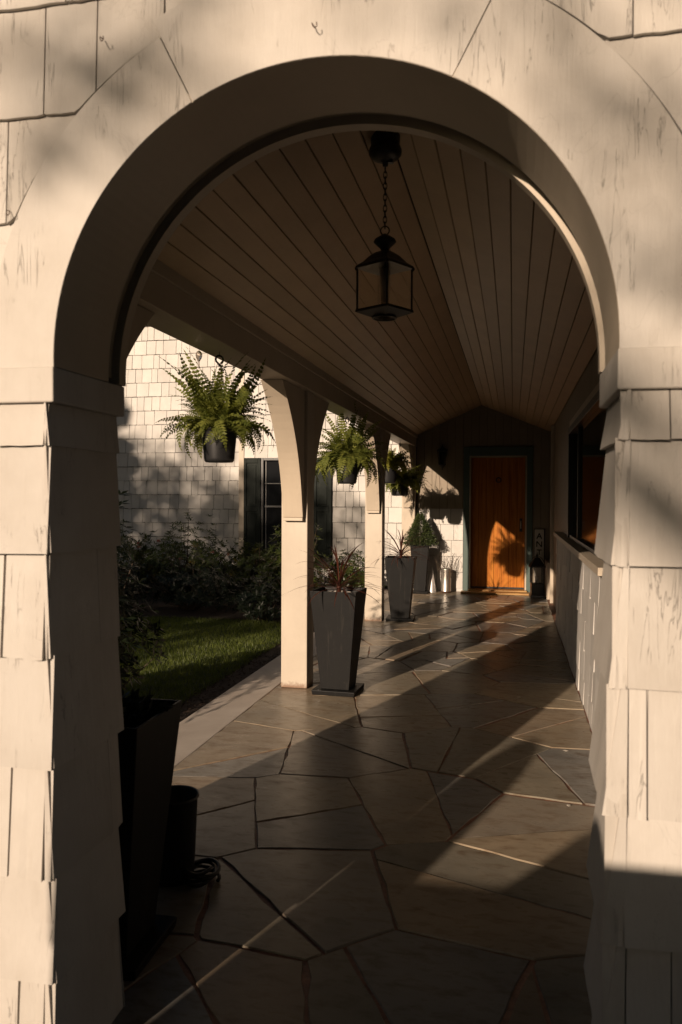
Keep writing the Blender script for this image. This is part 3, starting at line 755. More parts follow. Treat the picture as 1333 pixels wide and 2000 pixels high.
# ------------------------------------------------------------------ pendant lantern
lx, ly = -.494, 3.12
lt = empty('hanging_lantern', (lx, ly, 2.84), 0, 'black four-sided hanging lantern on a chain from the porch ceiling inside the arch', 'lantern')
def pend():
    mb = MB().lathe([(.001, .0), (.062, .0), (.062, -.012), (.057, -.020), (.056, -.060), (.060, -.068), (.064, -.080), (.062, -.095), (.048, -.110), (.028, -.118), (.012, -.122), (.010, -.138), (.001, -.140)], 0, 0, 32)
    mb.build('ceiling_canopy', M_BLACK, lt, smooth=True, bevel=0)
    MB().box(.005, .03, -.01, .01, -.128, -.112).build('canopy_clip', M_PLAST, lt)
    z = -.150; k = 0
    while z > -.372:
        mb = MB().ring((0, 0, z), .0095, .0021, 'y' if k % 2 else 'x', 16, .75, 1.45); mb.build('chain_link', M_BLACK, lt, smooth=True); z -= .0215; k += 1
    MB().ring((0, 0, -.386), .017, .0024, 'y', 20).build('hanging_ring', M_BLACK, lt, smooth=True)
    MB().lathe([(.001, -.396), (.008, -.400), (.022, -.408), (.040, -.420), (.044, -.430), (.034, -.440), (.018, -.455), (.012, -.468), (.001, -.470)], 0, 0, 24).build('crown', M_BLACK, lt, smooth=True)
    # six sided roof
    hexa = lambda r, z, a0=0: [(r*cos(2*pi*i/4+a0), r*sin(2*pi*i/4+a0), z) for i in range(4)]
    A0 = R(14)
    prof = [(.012, -.462), (.034, -.468), (.058, -.482), (.084, -.506), (.112, -.522), (.115, -.532)]
    vs = []; 
    for r, z in prof: vs += hexa(r, z, A0)
    fs = [(i*4+k, i*4+(k+1) % 4, i*4+4+(k+1) % 4, i*4+4+k) for i in range(len(prof)-1) for k in range(4)]; fs.append(tuple(range(len(vs)-4, len(vs))))
    MB().add(vs, fs).build('roof', M_BLACK, lt)
    for (x, y, _) in hexa(.106, 0, A0):
        MB().box(x-.0035, x+.0035, y-.0035, y+.0035, -.69, -.5352).build('corner_bar', M_BLACK, lt)
    for (x, y, _) in hexa(.110, 0, A0):
        MB().lathe([(.001, -.524), (.006, -.529), (.0065, -.536), (.001, -.541)], x, y, 8).build('corner_knob', M_BLACK, lt, smooth=True)
    h1, h0 = hexa(.103, -.5355, A0), hexa(.103, -.6895, A0)
    for k in range(4):
        a, b_ = Vector(h1[k]), Vector(h1[(k+1) % 4]); c_, d = Vector(h0[(k+1) % 4]), Vector(h0[k]); cen = Vector((0, 0, 0))
        e = (b_-a).normalized()*.004
        a, b_, c_, d = a+e, b_-e, c_-e, d+e; nrm = (b_-a).cross(d-a).normalized()*.0015
        MB().add([a, b_, c_, d, a+nrm, b_+nrm, c_+nrm, d+nrm], [(0, 1, 2, 3), (7, 6, 5, 4), (0, 4, 5, 1), (1, 5, 6, 2), (2, 6, 7, 3), (3, 7, 4, 0)]).build('pane', M_LGLASS, lt)
    # bottom: sloping rim with a hole
    vs = hexa(.112, -.690, A0)+hexa(.114, -.700, A0)+hexa(.045, -.722, A0)+hexa(.040, -.722, A0)+hexa(.100, -.694, A0)
    fs = [(i*4+k, i*4+(k+1) % 4, i*4+4+(k+1) % 4, i*4+4+k) for i in range(4) for k in range(4)]
    MB().add(vs, fs).build('bottom_rim', M_BLACK, lt)
    MB().ring((0, 0, -.722), .045, .004, 'z', 24).build('bottom_ring', M_BLACK, lt, smooth=True)
    MB().lathe([(.001, -.535), (.018, -.535), (.018, -.59), (.014, -.60), (.010, -.66), (.001, -.665)], 0, 0, 12).build('bulb', M_POTIN, lt, smooth=True)
pend()

# wall lantern left of the door
wl = empty('wall_lantern', (-1.06, 12.49, 2.04), 0, 'dark iron wall lantern mounted on boards left of the door', 'lantern')
MB().box(-.045, .045, -.016, -.001, -.10, .10).build('back_plate', M_BLACK, wl, bevel=.004)
MB().tube([(0, -.016, .02), (0, -.07, .06), (0, -.11, .12), (0, -.11, .15)], .007, 8).build('arm', M_BLACK, wl, smooth=True)
MB().lathe([(.001, .20), (.010, .175), (.022, .155), (.070, .125), (.084, .10), (.080, .095), (.001, .095)], 0, -.11, 6).build('cap', M_BLACK, wl)
for k in range(6):
    a = 2*pi*k/6
    MB().tube([(.072*cos(a), -.11+.072*sin(a), .094), (.052*cos(a), -.11+.052*sin(a), -.10)], .004, 6).build('corner_bar', M_BLACK, wl)
MB().lathe([(.068, .093), (.049, -.099)], 0, -.11, 6).build('glass', M_LGLASS, wl)
MB().lathe([(.001, -.100), (.058, -.101), (.052, -.115), (.030, -.14), (.012, -.16), (.012, -.18), (.001, -.19)], 0, -.11, 12).build('base', M_BLACK, wl, smooth=True)

# ------------------------------------------------------------------ foliage builders
def frond_mesh(L, a0, a1, wmax, seed, n=24, mat=M_FERN):
    r = random.Random(seed); mb = MB(); pts = []; p = Vector((0, 0, 0)); side = r.uniform(-.35, .35); yaw = 0
    for i in range(n+1):
        t = i/n; el = a0 + (a1-a0)*(t**1.15); yaw += side/n
        pts.append((p.copy(), Vector((cos(el)*cos(yaw), cos(el)*sin(yaw), sin(el)))))
        p = p + pts[-1][1]*(L/n)
    for i in range(n):
        a, d = pts[i]; b_, _ = pts[i+1]; s_ = Vector((-d.y, d.x, 0)); s_ = s_.normalized() if s_.length > .05 else Vector((0, 1, 0))
        wr = .0022*(1-i/n)+.0006
        mb.add([a-s_*wr, a+s_*wr, b_+s_*wr, b_-s_*wr], [(0, 1, 2, 3)])
        t = i/n
        if t < .07: continue
        w = wmax*min(1, (t/.25)**.7)*(1-max(0, (t-.35)/.65)**1.5)*r.uniform(.85, 1.1)
        up = s_.cross(d)
        if w < .003: continue
        for sg in (1, -1):
            dirl = (s_*sg + d*.28 + up*r.uniform(-.32, .10)).normalized(); hw = L/n*.50
            tip = a + dirl*w + Vector((0, 0, -w*r.uniform(.05, .3))); m1 = a+dirl*w*.45+d*hw*1.05; m2 = a+dirl*w*.45-d*hw*.85
            mb.add([a+d*hw*.35, m1, tip, m2, a-d*hw*.35], [(0, 1, 2), (0, 2, 3), (0, 3, 4)])
    return mb.mesh('frond', mat, fix=False)
FR = []
for k in range(16):
    q = k/15.0
    FR.append(frond_mesh((.19+.22*rnd.random())*(1.15-.25*q), R(86-62*q+rnd.uniform(-12, 12)), R(45-165*q+rnd.uniform(-30, 20)), .034+.014*rnd.random(), k, n=21))
FRY = []
def hanging_pot(parent, r0, r1, h, z0, drop, mat=M_PLAST):
    # pot hanging on three wires under a hook; z0 = pot bottom (parent at hook)
    MB().lathe([(.001, z0+.004), (r0*.92, z0), (r0, z0+.008), (r0*1.03, z0+.02), (r1*.97, z0+h-.03), (r1*.97, z0+h-.012), (r1*1.03, z0+h-.012), (r1*1.03, z0+h), (r1*.98, z0+h), (r1*.93, z0+h-.02), (.001, z0+h-.025)], 0, 0, 36).build('pot', mat, parent, smooth=True)
    for k in range(3):
        a = 2*pi*k/3+.4
        MB().tube([(r1*cos(a), r1*sin(a), z0+h-.01), (.01*cos(a), .01*sin(a), -.06)], .0016, 5).build('hanger_wire', M_PLAST, parent)
    MB().tube([(0, 0, 0), (0, 0, -.02)], .002, 6).build('screw_hook', M_BLACK, parent)
    pts = [(.022*cos(t), 0, -.042+.022*sin(t)) for t in [R(-60+i*30) for i in range(10)]]+[(-.004, 0, -.066), (0, 0, -.078)]
    MB().tube(pts, .0055, 8).build('hanger_hook', M_PLAST, parent, smooth=True)
def fern(loc, label, n, s, z0, h, r0, r1, seed, cat='hanging fern', mset=None, pr=(.0, 1.0), up=.68, pw=1.0):
    r = random.Random(seed); f = empty('hanging_fern', loc, r.uniform(0, 6), label, cat, 'hanging baskets under the porch beam')
    hanging_pot(f, r0, r1, h, z0, 0)
    for i in range(n):
        q = (i+.5)/n; q = (pr[0]+(pr[1]-pr[0])*q)**pw
        k = min(15, int(q*16)); az = i*2.39996+r.uniform(-.2, .2); rad = r1*.7*sqrt(r.random())*(.3+.7*q)
        sc = s*r.uniform(.62, 1.25)*(up+(1-up)*min(1, q*2.2)); az += r.uniform(-.5, .5)
        mw = Matrix.Translation((rad*cos(az), rad*sin(az), z0+h-.02)) @ Matrix.Rotation(az, 4, 'Z') @ Matrix.Rotation(r.uniform(-.7, .7), 4, 'X') @ Matrix.Rotation(r.uniform(-.25, .2), 4, 'Y') @ Matrix.Diagonal((sc, sc, sc, 1))
        link('frond', (mset or FR)[k], f, mw)
    return f
fern((-1.57, 4.19, ZB-.001), 'bushy Boston fern in a black pot hanging nearest the arch, before the shingled wing', 230, .92, -.60, .185, .080, .098, 1, up=1.05, pw=1.35)
fern((-1.57, 7.66, ZB-.001), 'full green fern in a dark pot hanging between the first and second posts', 240, 1.30, -.655, .22, .090, .115, 2, up=.85)
FG = [frond_mesh(.16+.06*rnd.random(), R(75-50*(k/15)), R(30-140*(k/15)), .030, 50+k, n=12, mat=M_VINE) for k in range(16)]
FD = [frond_mesh(.16+.06*rnd.random(), R(75-50*(k/15)), R(30-140*(k/15)), .030, 80+k, n=12, mat=M_FERN) for k in range(16)]
fern((-1.58, 10.35, ZB-.001), 'yellow-green trailing plant in a black pot hanging behind the second post', 150, 1.9, -.60, .24, .095, .125, 3, 'hanging basket', FG)
f4 = fern((-1.55, 11.25, ZB-.001), 'dark trailing basket hanging nearest the end wall, lowest of the hanging pots', 170, 2.1, -.76, .19, .11, .12, 4, 'hanging basket', FD)
r = random.Random(8)
for i in range(12):
    a = r.uniform(0, 6.28); x, y = .12*cos(a), .12*sin(a); L = r.uniform(.12, .36); mb = MB(); p = Vector((x, y, -.60)); n = int(L/.012)
    for j in range(n):
        q = p + Vector((x*.2*(1-j/n)+r.uniform(-.004, .004), y*.2*(1-j/n)+r.uniform(-.004, .004), -.012 if j > 2 else .0))
        mb.add([p+Vector((-.001, 0, 0)), p+Vector((.001, 0, 0)), q+Vector((.001, 0, 0)), q+Vector((-.001, 0, 0))], [(0, 1, 2, 3)])
        for sg in (-1, 1):
            t = q+Vector((sg*.009, r.uniform(-.006, .006), -.004)); mb.add([q, q+Vector((sg*.004, 0, .004)), t, q+Vector((sg*.004, 0, -.005))], [(0, 1, 2, 3)])
        p = q
    mb.build('trailing_stem', M_FERN, f4, fix=False)

# clear ornament hanging by the first fern
orn = empty('glass_ornament', (-1.62, 4.02, ZB-.001), 0, 'small clear glass teardrop bulb hanging from the beam left of the nearest fern', 'ornament')
MB().tube([(0, 0, 0), (0, 0, -.022)], .0008, 5).build('thread', M_BLACK, orn)
MB().lathe([(.001, -.022), (.010, -.026), (.0165, -.036), (.018, -.046), (.015, -.060), (.008, -.072), (.004, -.078), (.001, -.080)], 0, 0, 20).build('bulb', M_CGLASS, orn, smooth=True)
MB().tube([(0, 0, -.079), (.001, 0, -.115)], .0025, 6).build('stem', M_NAIL, orn)

def blade_mesh(L, a0, a1, w, seed, mat=M_CORDY, n=10):
    r = random.Random(seed); mb = MB(); p = Vector((0, 0, 0)); prev = None; yw = r.uniform(-.3, .3)
    for i in range(n+1):
        t = i/n; el = a0+(a1-a0)*t**1.4; d = Vector((cos(el)*cos(yw*t), cos(el)*sin(yw*t), sin(el))); s_ = Vector((-sin(yw*t), cos(yw*t), 0))
        ww = w*(.55+.9*t if t < .4 else .91*(1-((t-.4)/.6)**1.8))+.0004
        up = s_.cross(d)*-ww*.35
        cur = (p-s_*ww+up, p, p+s_*ww+up)
        if prev: mb.add([*prev, *cur], [(0, 1, 4, 3), (1, 2, 5, 4)])
        prev = cur; p = p+d*(L/n)
    return mb.mesh('leaf', mat, fix=False)
BL = [blade_mesh(.30+.20*rnd.random(), R(82-72*(k/11)**.6+rnd.uniform(-8, 8)), R(20-75*(k/11)+rnd.uniform(-25, 15)), .0058+.002*rnd.random(), 100+k) for k in range(12)]
def planter_mesh(parent, h, bw, tw, tray=True, trayw=.155):
    if tray:
        mb = MB(); mb.taper(0, 0, 0, .034, trayw, trayw+.006); mb.build('drip_tray', M_PLANT, parent, bevel=.004)
    z0 = .036 if tray else 0
    # body: tapered, with thick rim and recessed soil
    t = .012; vs = []
    for (a, z) in ((bw, z0), (tw, h), (tw-t, h), (tw-t-.012, h-.09)): vs += [(-a, -a, z), (a, -a, z), (a, a, z), (-a, a, z)]
    fs = [(i*4+k, i*4+(k+1) % 4, i*4+4+(k+1) % 4, i*4+4+k) for i in range(3) for k in range(4)]+[(3, 2, 1, 0)]
    MB().add(vs, fs).build('planter_body', M_PLANT, parent, bevel=.003)
    a = tw-t-.013; MB().box(-a, a, -a, a, h-.11, h-.085).build('soil', M_SOIL, parent)
def cordy(loc, rz, label, seed, nb=34, sc=1.0, h=.76, squash=1.0):
    r = random.Random(seed); f = empty('potted_cordyline', loc, rz, label, 'potted plant', 'tall charcoal planters along the porch')
    planter_mesh(f, h, .105, .172)
    MB().lathe([(.001, h-.085), (.085, h-.085), (.095, h-.02), (.088, h-.02), (.080, h-.04), (.001, h-.04)], 0, 0, 24).build('inner_pot', M_POTIN, f, smooth=True)
    MB().lathe([(.001, h-.05), (.022, h-.05), (.016, h+.03), (.01, h+.06), (.001, h+.07)], 0, 0, 8).build('stem', M_CORDY, f, smooth=True)
    for i in range(nb):
        q = (i+.5)/nb; k = min(11, int(q*12)); az = i*2.39996+r.uniform(-.3, .3); s_ = sc*r.uniform(.8, 1.15)
        mw = Matrix.Translation((.008*cos(az), .008*sin(az), h-.01+.07*(1-q)*r.uniform(.6, 1))) @ Matrix.Rotation(az, 4, 'Z') @ Matrix.Diagonal((s_, s_, s_, 1))
        link('leaf', BL[k], f, mw)
    return f
cordy((-1.245, 5.80, 0), R(-3), 'tall tapered charcoal planter with thin maroon spiky leaves, beside the nearest post', 11, 46, .98, .75)
cordy((-1.275, 9.38, 0), R(2), 'dark tapered planter of dense red spiky cordyline beside the second post', 12, 64, .95, .735)

def leafcloud(mb, pts, size, r, aspect=2.2, droop=.2):
    for (p, nrm) in pts:
        d = Vector((nrm.x+r.uniform(-.7, .7), nrm.y+r.uniform(-.7, .7), nrm.z+r.uniform(-.7, .5)))
        if d.length < .01: d = Vector((0, 0, 1))
        d.normalize(); s_ = d.cross(Vector((r.uniform(-1, 1), r.uniform(-1, 1), r.uniform(-1, 1)))).normalized()
        L = size*r.uniform(.6, 1.3); w = L/aspect*.5
        mb.add([p, p+d*L*.5+s_*w, p+d*L, p+d*L*.5-s_*w], [(0, 1, 2, 3)])

# cone topiary
r = random.Random(31)
tp = empty('potted_topiary', (-1.36, 12.12, 0), R(1), 'clipped green cone topiary in a slender grey planter near the end wall', 'potted plant', 'tall charcoal planters along the porch')
planter_mesh(tp, .72, .085, .135, True, .12)
MB().tube([(0, 0, .62), (0, 0, 1.12)], [.012, .004], 6).build('trunk', M_BARK, tp)
mb = MB(); pts = []
for i in range(9000):
    t = r.random()**.75; z = .72+.47*(1-t); R0 = .225*t**.9*(1+.18*sin(9*t*6+r.random()))+.01; a = r.uniform(0, 2*pi); rr_ = R0*sqrt(r.uniform(.35, 1.15))
    pts.append((Vector((rr_*cos(a), rr_*sin(a), z+r.uniform(-.02, .02))), Vector((cos(a), sin(a), .5))))
leafcloud(mb, pts, .026, r, 2.4); o = mb.build('foliage', M_TOPI, tp, fix=False); o['kind'] = 'stuff'

# galvanised bucket with bare branches
bk = empty('branch_bucket', (-.985, 12.30, 0), 0, 'shiny galvanised metal cylinder holding bare budded branches, left of the door', 'bucket')
MB().lathe([(.001, .004), (.078, .004), (.079, .02), (.075, .03), (.075, .33), (.079, .345), (.079, .36), (.074, .36), (.072, .05), (.001, .05)], 0, 0, 32).build('cylinder', M_GALV, bk, smooth=True)
MB().lathe([(.080, .0), (.0815, .0), (.0815, .02), (.080, .02)], 0, 0, 32).build('rust_band', M_NAIL, bk, smooth=True)
for i in range(17):
    a = r.uniform(0, 2*pi); p = Vector((.02*cos(a), .02*sin(a), .08)); d = Vector((cos(a)*r.uniform(.15, .75), sin(a)*r.uniform(.1, .45), 1)).normalized(); pts = [p.copy()]; L = r.uniform(.36, .56); n = 9
    mb = MB()
    for j in range(n):
        d = (d+Vector((r.uniform(-.14, .14), r.uniform(-.14, .14), r.uniform(-.03, .03)))).normalized(); p = p+d*L/n; pts.append(p.copy())
        if p.y > .14: p.y = .14
        if j > 2:
            q = p+Vector((r.uniform(-1, 1), r.uniform(-1, 1), r.uniform(0, 1))).normalized()*.016
            mb.lathe([(.001, q.z-.006), (.0045, q.z), (.001, q.z+.007)], q.x, q.y, 5); mb.tube([p, q], .0012, 4)
        if j in (4, 6):
            e = (d+Vector((r.uniform(-.8, .8), r.uniform(-.5, .4), 0))).normalized(); q = [p, p+e*.05, p+e*.1+Vector((0, 0, .02))]
            mb.tube(q, .0015, 4)
            mb.lathe([(.001, q[-1].z-.006), (.0045, q[-1].z), (.001, q[-1].z+.007)], q[-1].x, q[-1].y, 5)
    mb.tube(pts, [.003*(1-.6*k/n) for k in range(n+1)], 5)
    mb.build('branch', M_TWIG, bk)
# small perforated cone
cn = empty('metal_cone', (-1.19, 12.26, 0), 0, 'small silver cone pierced with dark holes between the topiary and the metal cylinder', 'ornament')
MB().lathe([(.068, 0), (.066, .006), (.008, .36), (.001, .37)], 0, 0, 28).build('cone_shell', M_SILVER, cn, smooth=True)
mb = MB()
for i in range(90):
    z = .015+.16*r.random()**1.3; a = r.uniform(0, 2*pi); R0 = .0665*(1-z/.375)+.0006; s_ = r.uniform(.002, .0048); c_ = Vector((R0*cos(a), R0*sin(a), z)); t_ = Vector((-sin(a), cos(a), 0)); u = Vector((-.18*cos(a), -.18*sin(a), 1)).normalized(); nn = t_.cross(u)*.0004
    mb.add([c_+nn+(t_*cos(q)+u*sin(q))*s_ for q in [k*pi/3 for k in range(6)]], [(0, 1, 2, 3, 4, 5)])
o = mb.build('holes', M_INK, cn, fix=False); o['kind'] = 'stuff'

# ANT sign
sg = empty('vertical_sign', (.385, 12.40, 0), 0, 'tall narrow white board lettered ANT downwards, leaning right of the door', 'sign')
o = MB().box(-.068, .068, -.012, .0, .0, .965).build('board', M_SIGN, sg, bevel=.002); o.rotation_euler = (R(-5), 0, 0); bd = o; o.location = (0, -.02, 0)
fr = MB(); fr.box(-.075, -.0685, -.016, .0, 0, .972); fr.box(.0685, .082, -.016, .02, 0, .972); fr.box(-.0685, .0685, -.016, .0, .9655, .972)
o = fr.build('sign_edge', M_INK, sg); o.rotation_euler = (R(-5), 0, 0); o.location = (0, -.02, 0)
def letter_bars(ch, cx, cz, w, h, s_):
    mb = MB()
    def bar(x0, z0, x1, z1):
        d = Vector((x1-x0, 0, z1-z0)).normalized(); n_ = Vector((-d.z, 0, d.x))*s_/2
        a = Vector((x0, 0, z0)); b_ = Vector((x1, 0, z1)); vs = [a+n_, a-n_, b_-n_, b_+n_]
        mb.add([(v.x, -.0132-.0001*len(mb.v), v.z) for v in vs]+[(v.x, -.0122, v.z) for v in vs], [(0, 1, 2, 3), (7, 6, 5, 4), (0, 4, 5, 1), (1, 5, 6, 2), (2, 6, 7, 3), (3, 7, 4, 0)])
    if ch == 'A': bar(cx-w/2, cz-h/2, cx, cz+h/2); bar(cx+w/2, cz-h/2, cx, cz+h/2); bar(cx-w*.3, cz-h*.12, cx+w*.3, cz-h*.12)
    if ch == 'N': bar(cx-w/2, cz-h/2, cx-w/2, cz+h/2); bar(cx+w/2, cz-h/2, cx+w/2, cz+h/2); bar(cx-w/2, cz+h/2, cx+w/2, cz-h/2)
    if ch == 'T': bar(cx-w/2, cz+h/2-s_/2, cx+w/2, cz+h/2-s_/2); bar(cx, cz-h/2, cx, cz+h/2-s_)
    return mb
for ch, z in (('A', .865), ('N', .745), ('T', .625)):
    o = letter_bars(ch, 0, z, .070, .082, .017).build('letter', M_INK, sg); o.rotation_euler = (R(-5), 0, 0); o.location = (0, -.02, 0)

# black floor lantern
fl_ = empty('floor_lantern', (.345, 12.05, 0), R(6), 'black metal floor lantern with pointed roof standing before the white A N T sign', 'lantern')
MB().taper(0, 0, 0, .035, .105, .10).build('foot', M_BLACK, fl_, bevel=.004)
MB().box(-.085, .085, -.085, .085, .036, .20).build('base_box', M_BLACK, fl_, bevel=.004)
for sx in (-1, 1):
    for sy in (-1, 1): MB().box(sx*.082-.009, sx*.082+.009, sy*.082-.009, sy*.082+.009, .201, .43).build('corner_post', M_BLACK, fl_)
MB().taper(0, 0, .431, .455, .11, .11).build('eave', M_BLACK, fl_, bevel=.003)
MB().taper(0, 0, .456, .57, .098, .03).build('roof', M_BLACK, fl_)
MB().lathe([(.001, .66), (.008, .62), (.022, .60), (.014, .585), (.02, .571), (.001, .571)], 0, 0, 12).build('finial', M_BLACK, fl_, smooth=True)
MB().tube([(.108*cos(t), 0, .44+.15*sin(t)) for t in [R(i*15) for i in range(13)]], .005, 6).build('handle', M_BLACK, fl_, smooth=True)
MB().lathe([(.001, .201), (.028, .201), (.028, .30), (.001, .302)], 0, 0, 16).build('candle', M_POTIN, fl_, smooth=True)

# ------------------------------------------------------------------ near left planter in deep shade and hose bowl
np_ = empty('dark_planter', (-1.232, 2.325, 0), R(1), 'tall near-black tapered planter just inside the left side of the arch, in deep shade', 'planter', 'tall charcoal planters along the porch')
planter_mesh(np_, .75, .105, .172)
mb = MB(); pts = []; r = random.Random(41)
for i in range(500):
    a = r.uniform(0, 2*pi); t = r.random(); rr_ = .15*sqrt(r.random()); pts.append((Vector((rr_*cos(a), rr_*sin(a), 0.67+.10*r.random())), Vector((cos(a), sin(a), 1.0))))
leafcloud(mb, pts, .05, r, 2.6); mb.build('foliage', M_DARKLEAF, np_, fix=False)['kind'] = 'stuff'
bw_ = empty('black_bucket', (-1.225, 2.80, 0), 0, 'black round bucket in deep shade on the floor behind the near dark planter', 'bucket')
MB().lathe([(.001, .002), (.07, .002), (.076, .03), (.088, .30), (.094, .308), (.092, .318), (.085, .312), (.074, .04), (.001, .03)], 0, 0, 28).build('bucket_shell', M_PLAST, bw_, smooth=True)
hs = empty('coiled_hose', (-1.115, 2.80, 0), 0, 'dark garden hose loosely coiled on the flagstones beside the black bucket', 'hose')
pts = []
for i in range(110):
    t = i/110*2*pi*4; rr_ = .055+.010*sin(t*1.7+1); pts.append((rr_*cos(t), .065*sin(t)*1.05, .010+.012*i/25+.004*sin(t*2.3)))
MB().tube(pts, .007, 8).build('hose_tube', M_BLACK, hs, smooth=True)

for (fx, fy, lab) in ((.262, 3.86, 'pale dried leaf scrap on the flagstones near the right pier shadow'), (.30, 4.70, 'pale dried leaf scrap on the sunlit flagstones beside the low shingled wall'), (.05, 5.9, 'pale dried leaf scrap at the middle of the walk in shade')):
    lf = MB(); a = rnd.uniform(0, 3); q = [(fx+.016*k_*cos(a+t), fy+.016*k_*sin(a+t), .0045+.002*(i % 2)) for i, (t, k_) in enumerate(((0, 1.1), (1, .6), (2.1, .7), (3.1, 1.0), (4.1, .6), (5.2, .7)))]
    n_ = len(q); lf.add(q+[(p_[0], p_[1], p_[2]-.001) for p_ in q], [tuple(range(n_)), tuple(range(2*n_-1, n_-1, -1))]+[(i, n_+i, n_+(i+1) % n_, (i+1) % n_) for i in range(n_)])
    tag(lf.build('dried_leaf', M_SIGN), lab, 'leaf')
# ------------------------------------------------------------------ shrubs
def rhodo(loc, label, w, h, dp, n, seed, size=.085, mat=M_RHODO, name='rhododendron', flower=False, cat='shrub'):
    r = random.Random(seed); f = empty(name, loc, 0, label, cat, 'shrubs in the bed along the house')
    st = MB(); mb = MB(); mb2 = MB()
    for i in range(n):
        a = r.uniform(0, 2*pi); el = math.asin(r.uniform(-.15, 1)); q = r.uniform(.6, 1.08)*(1+.22*sin(3*a+seed)+.12*sin(7*el+seed))
        c_ = Vector((w*q*cos(a)*cos(el), dp*q*sin(a)*cos(el), h*.30+h*.68*q*sin(el)))
        if c_.z < .04: continue
        nrm = Vector((cos(a)*cos(el), sin(a)*cos(el), sin(el)+.5)).normalized()
        u = nrm.orthogonal().normalized(); v_ = nrm.cross(u); a0 = r.uniform(0, 6)
        nl = 8
        if i % 9 == 0: st.tube([(c_.x*.15, c_.y*.15, .02), (c_.x*.6, c_.y*.6, c_.z*.55), tuple(c_)], [.012, .006, .003], 5)
        tgt = mb2 if r.random() < .05 else mb
        for k in range(nl):
            b_ = a0+2*pi*k/nl; d = (u*cos(b_)+v_*sin(b_)+nrm*r.uniform(.1, .8)).normalized(); L = size*r.uniform(.7, 1.25); s_ = d.cross(nrm).normalized(); wd = L*.14
            m_ = c_+d*L*.55; dn = Vector((0, 0, -.10*L))
            tgt.add([c_+d*.004, m_+s_*wd+dn*.2, c_+d*L+dn, m_-s_*wd+dn*.2], [(0, 1, 2, 3)])
    st.build('branches', M_BARK, f)['kind'] = 'stuff'
    mb.build('foliage', mat, f, fix=False)['kind'] = 'stuff'
    if mb2.f: mb2.build('pale_leaves', M_RHODO2 if mat is M_RHODO else mat, f, fix=False)['kind'] = 'stuff'
    if flower:
        for k in range(5):
            m3 = MB(); a = r.uniform(3.4, 5.9); c_ = Vector((w*.9*cos(a), dp*.9*sin(a), h*r.uniform(.45, .9)))
            for j in range(12):
                d = Vector((r.uniform(-1, 1), r.uniform(-1, 1), r.uniform(-.4, 1))).normalized(); s_ = d.orthogonal().normalized()
                m3.add([c_, c_+d*.02+s_*.012, c_+d*.032, c_+d*.02-s_*.012], [(0, 1, 2, 3)])
            m3.build('blossom', M_FLOWER, f, fix=False)
    return f
rhodo((-6.15, 11.7, -.05), 'dark leafy shrub farthest left against the shingled wing', .75, .95, .6, 380, 61)
rhodo((-4.75, 11.3, -.05), 'tallest rhododendron with red and yellow tips under the nearest hanging fern', .80, 1.05, .6, 560, 62, flower=True)
rhodo((-3.75, 11.75, -.05), 'low leafy rhododendron below the green shuttered window', .55, .72, .45, 300, 63, flower=True)
rhodo((-3.0, 10.9, -.05), 'rhododendron rising between the first and second porch posts', .42, 1.02, .4, 300, 64)
rhodo((-2.35, 11.6, -.05), 'small leafy shrub in the bed just left of the second post', .38, .66, .35, 170, 65)
rhodo((-5.6, 9.6, -.05), 'low black-green shrub mass at the back of the lawn', .95, .72, .55, 420, 66, mat=M_DARKLEAF)
rhodo((-4.1, 9.9, -.05), 'low dark shrub at the back edge of the lawn before the tall rhododendron', .75, .62, .5, 380, 67, mat=M_DARKLEAF)
rhodo((-2.9, 9.3, -.05), 'low dark shrub at the lawn corner left of the second post', .50, .5, .5, 260, 68, mat=M_DARKLEAF)
rhodo((-2.78, 4.75, -.05), 'tall dark bush just outside the porch beyond the left pier of the arch', .42, 1.28, .5, 520, 69, mat=M_DARKLEAF)
rhodo((-3.2, 3.6, -.05), 'broad dark bush beside the left pier of the arch, nearest the path', .55, 1.15, .5, 460, 70, mat=M_DARKLEAF)

rhodo((-4.0, 2.3, -.05), 'unseen dark round bush left of the arch wall, added to shade the bushes beyond', .38, 1.15, .38, 420, 71, mat=M_DARKLEAF)  # added out of view to shade the bushes and lawn behind it
# lawn and soil bed
lawn = MB().box(-9, -2.32, 3.4, 9.2, -.09, -.05).build('lawn', M_EARTH); lawn['kind'] = 'structure'
bed = MB().box(-9, X_KERB-.003, 9.205, 12.9, -.089, -.045).build('planting_bed', M_SOIL); bed['kind'] = 'structure'
bed2 = MB().box(-2.318, X_KERB-.003, 2.4, 9.2, -.089, -.055).build('soil_strip', M_SOIL); bed2['kind'] = 'structure'
r = random.Random(91); mb = MB()
for i in range(52000):
    x, y = r.uniform(-4.6, -2.28), r.uniform(4.4, 9.2); a = r.uniform(0, 2*pi); h = r.uniform(.02, .045); w = .0028; lx_, ly_ = r.uniform(-.018, .018), r.uniform(-.018, .018)
    n_ = len(mb.v); mb.v += [(x-w*cos(a), y-w*sin(a), -.052), (x+w*cos(a), y+w*sin(a), -.052), (x+lx_, y+ly_, -.05+h)]; mb.f.append((n_, n_+1, n_+2))
tag(mb.build('lawn_grass', M_GRASS, fix=False), 'short green mown lawn grass beside the porch walk', 'grass', kind='stuff')
mb = MB()
for i in range(2600):
    x, y = r.uniform(-2.34, X_KERB-.004), r.uniform(2.6, 9.2); s_ = r.uniform(.005, .018); z = -.052+r.uniform(0, .012)
    q = [Vector((r.uniform(-1, 1), r.uniform(-1, 1), r.uniform(-.4, .5)))*s_ for _ in range(4)]; c_ = Vector((x, y, z+s_*.3))
    if x > X_KERB-.025: continue
    mb.add([c_+v for v in q], [(0, 1, 2), (0, 2, 3), (0, 3, 1), (1, 3, 2)])
tag(mb.build('bark_chips', M_SOIL, fix=False), 'loose brown bark chips in the strip between lawn and concrete edge', 'bark mulch', kind='stuff')

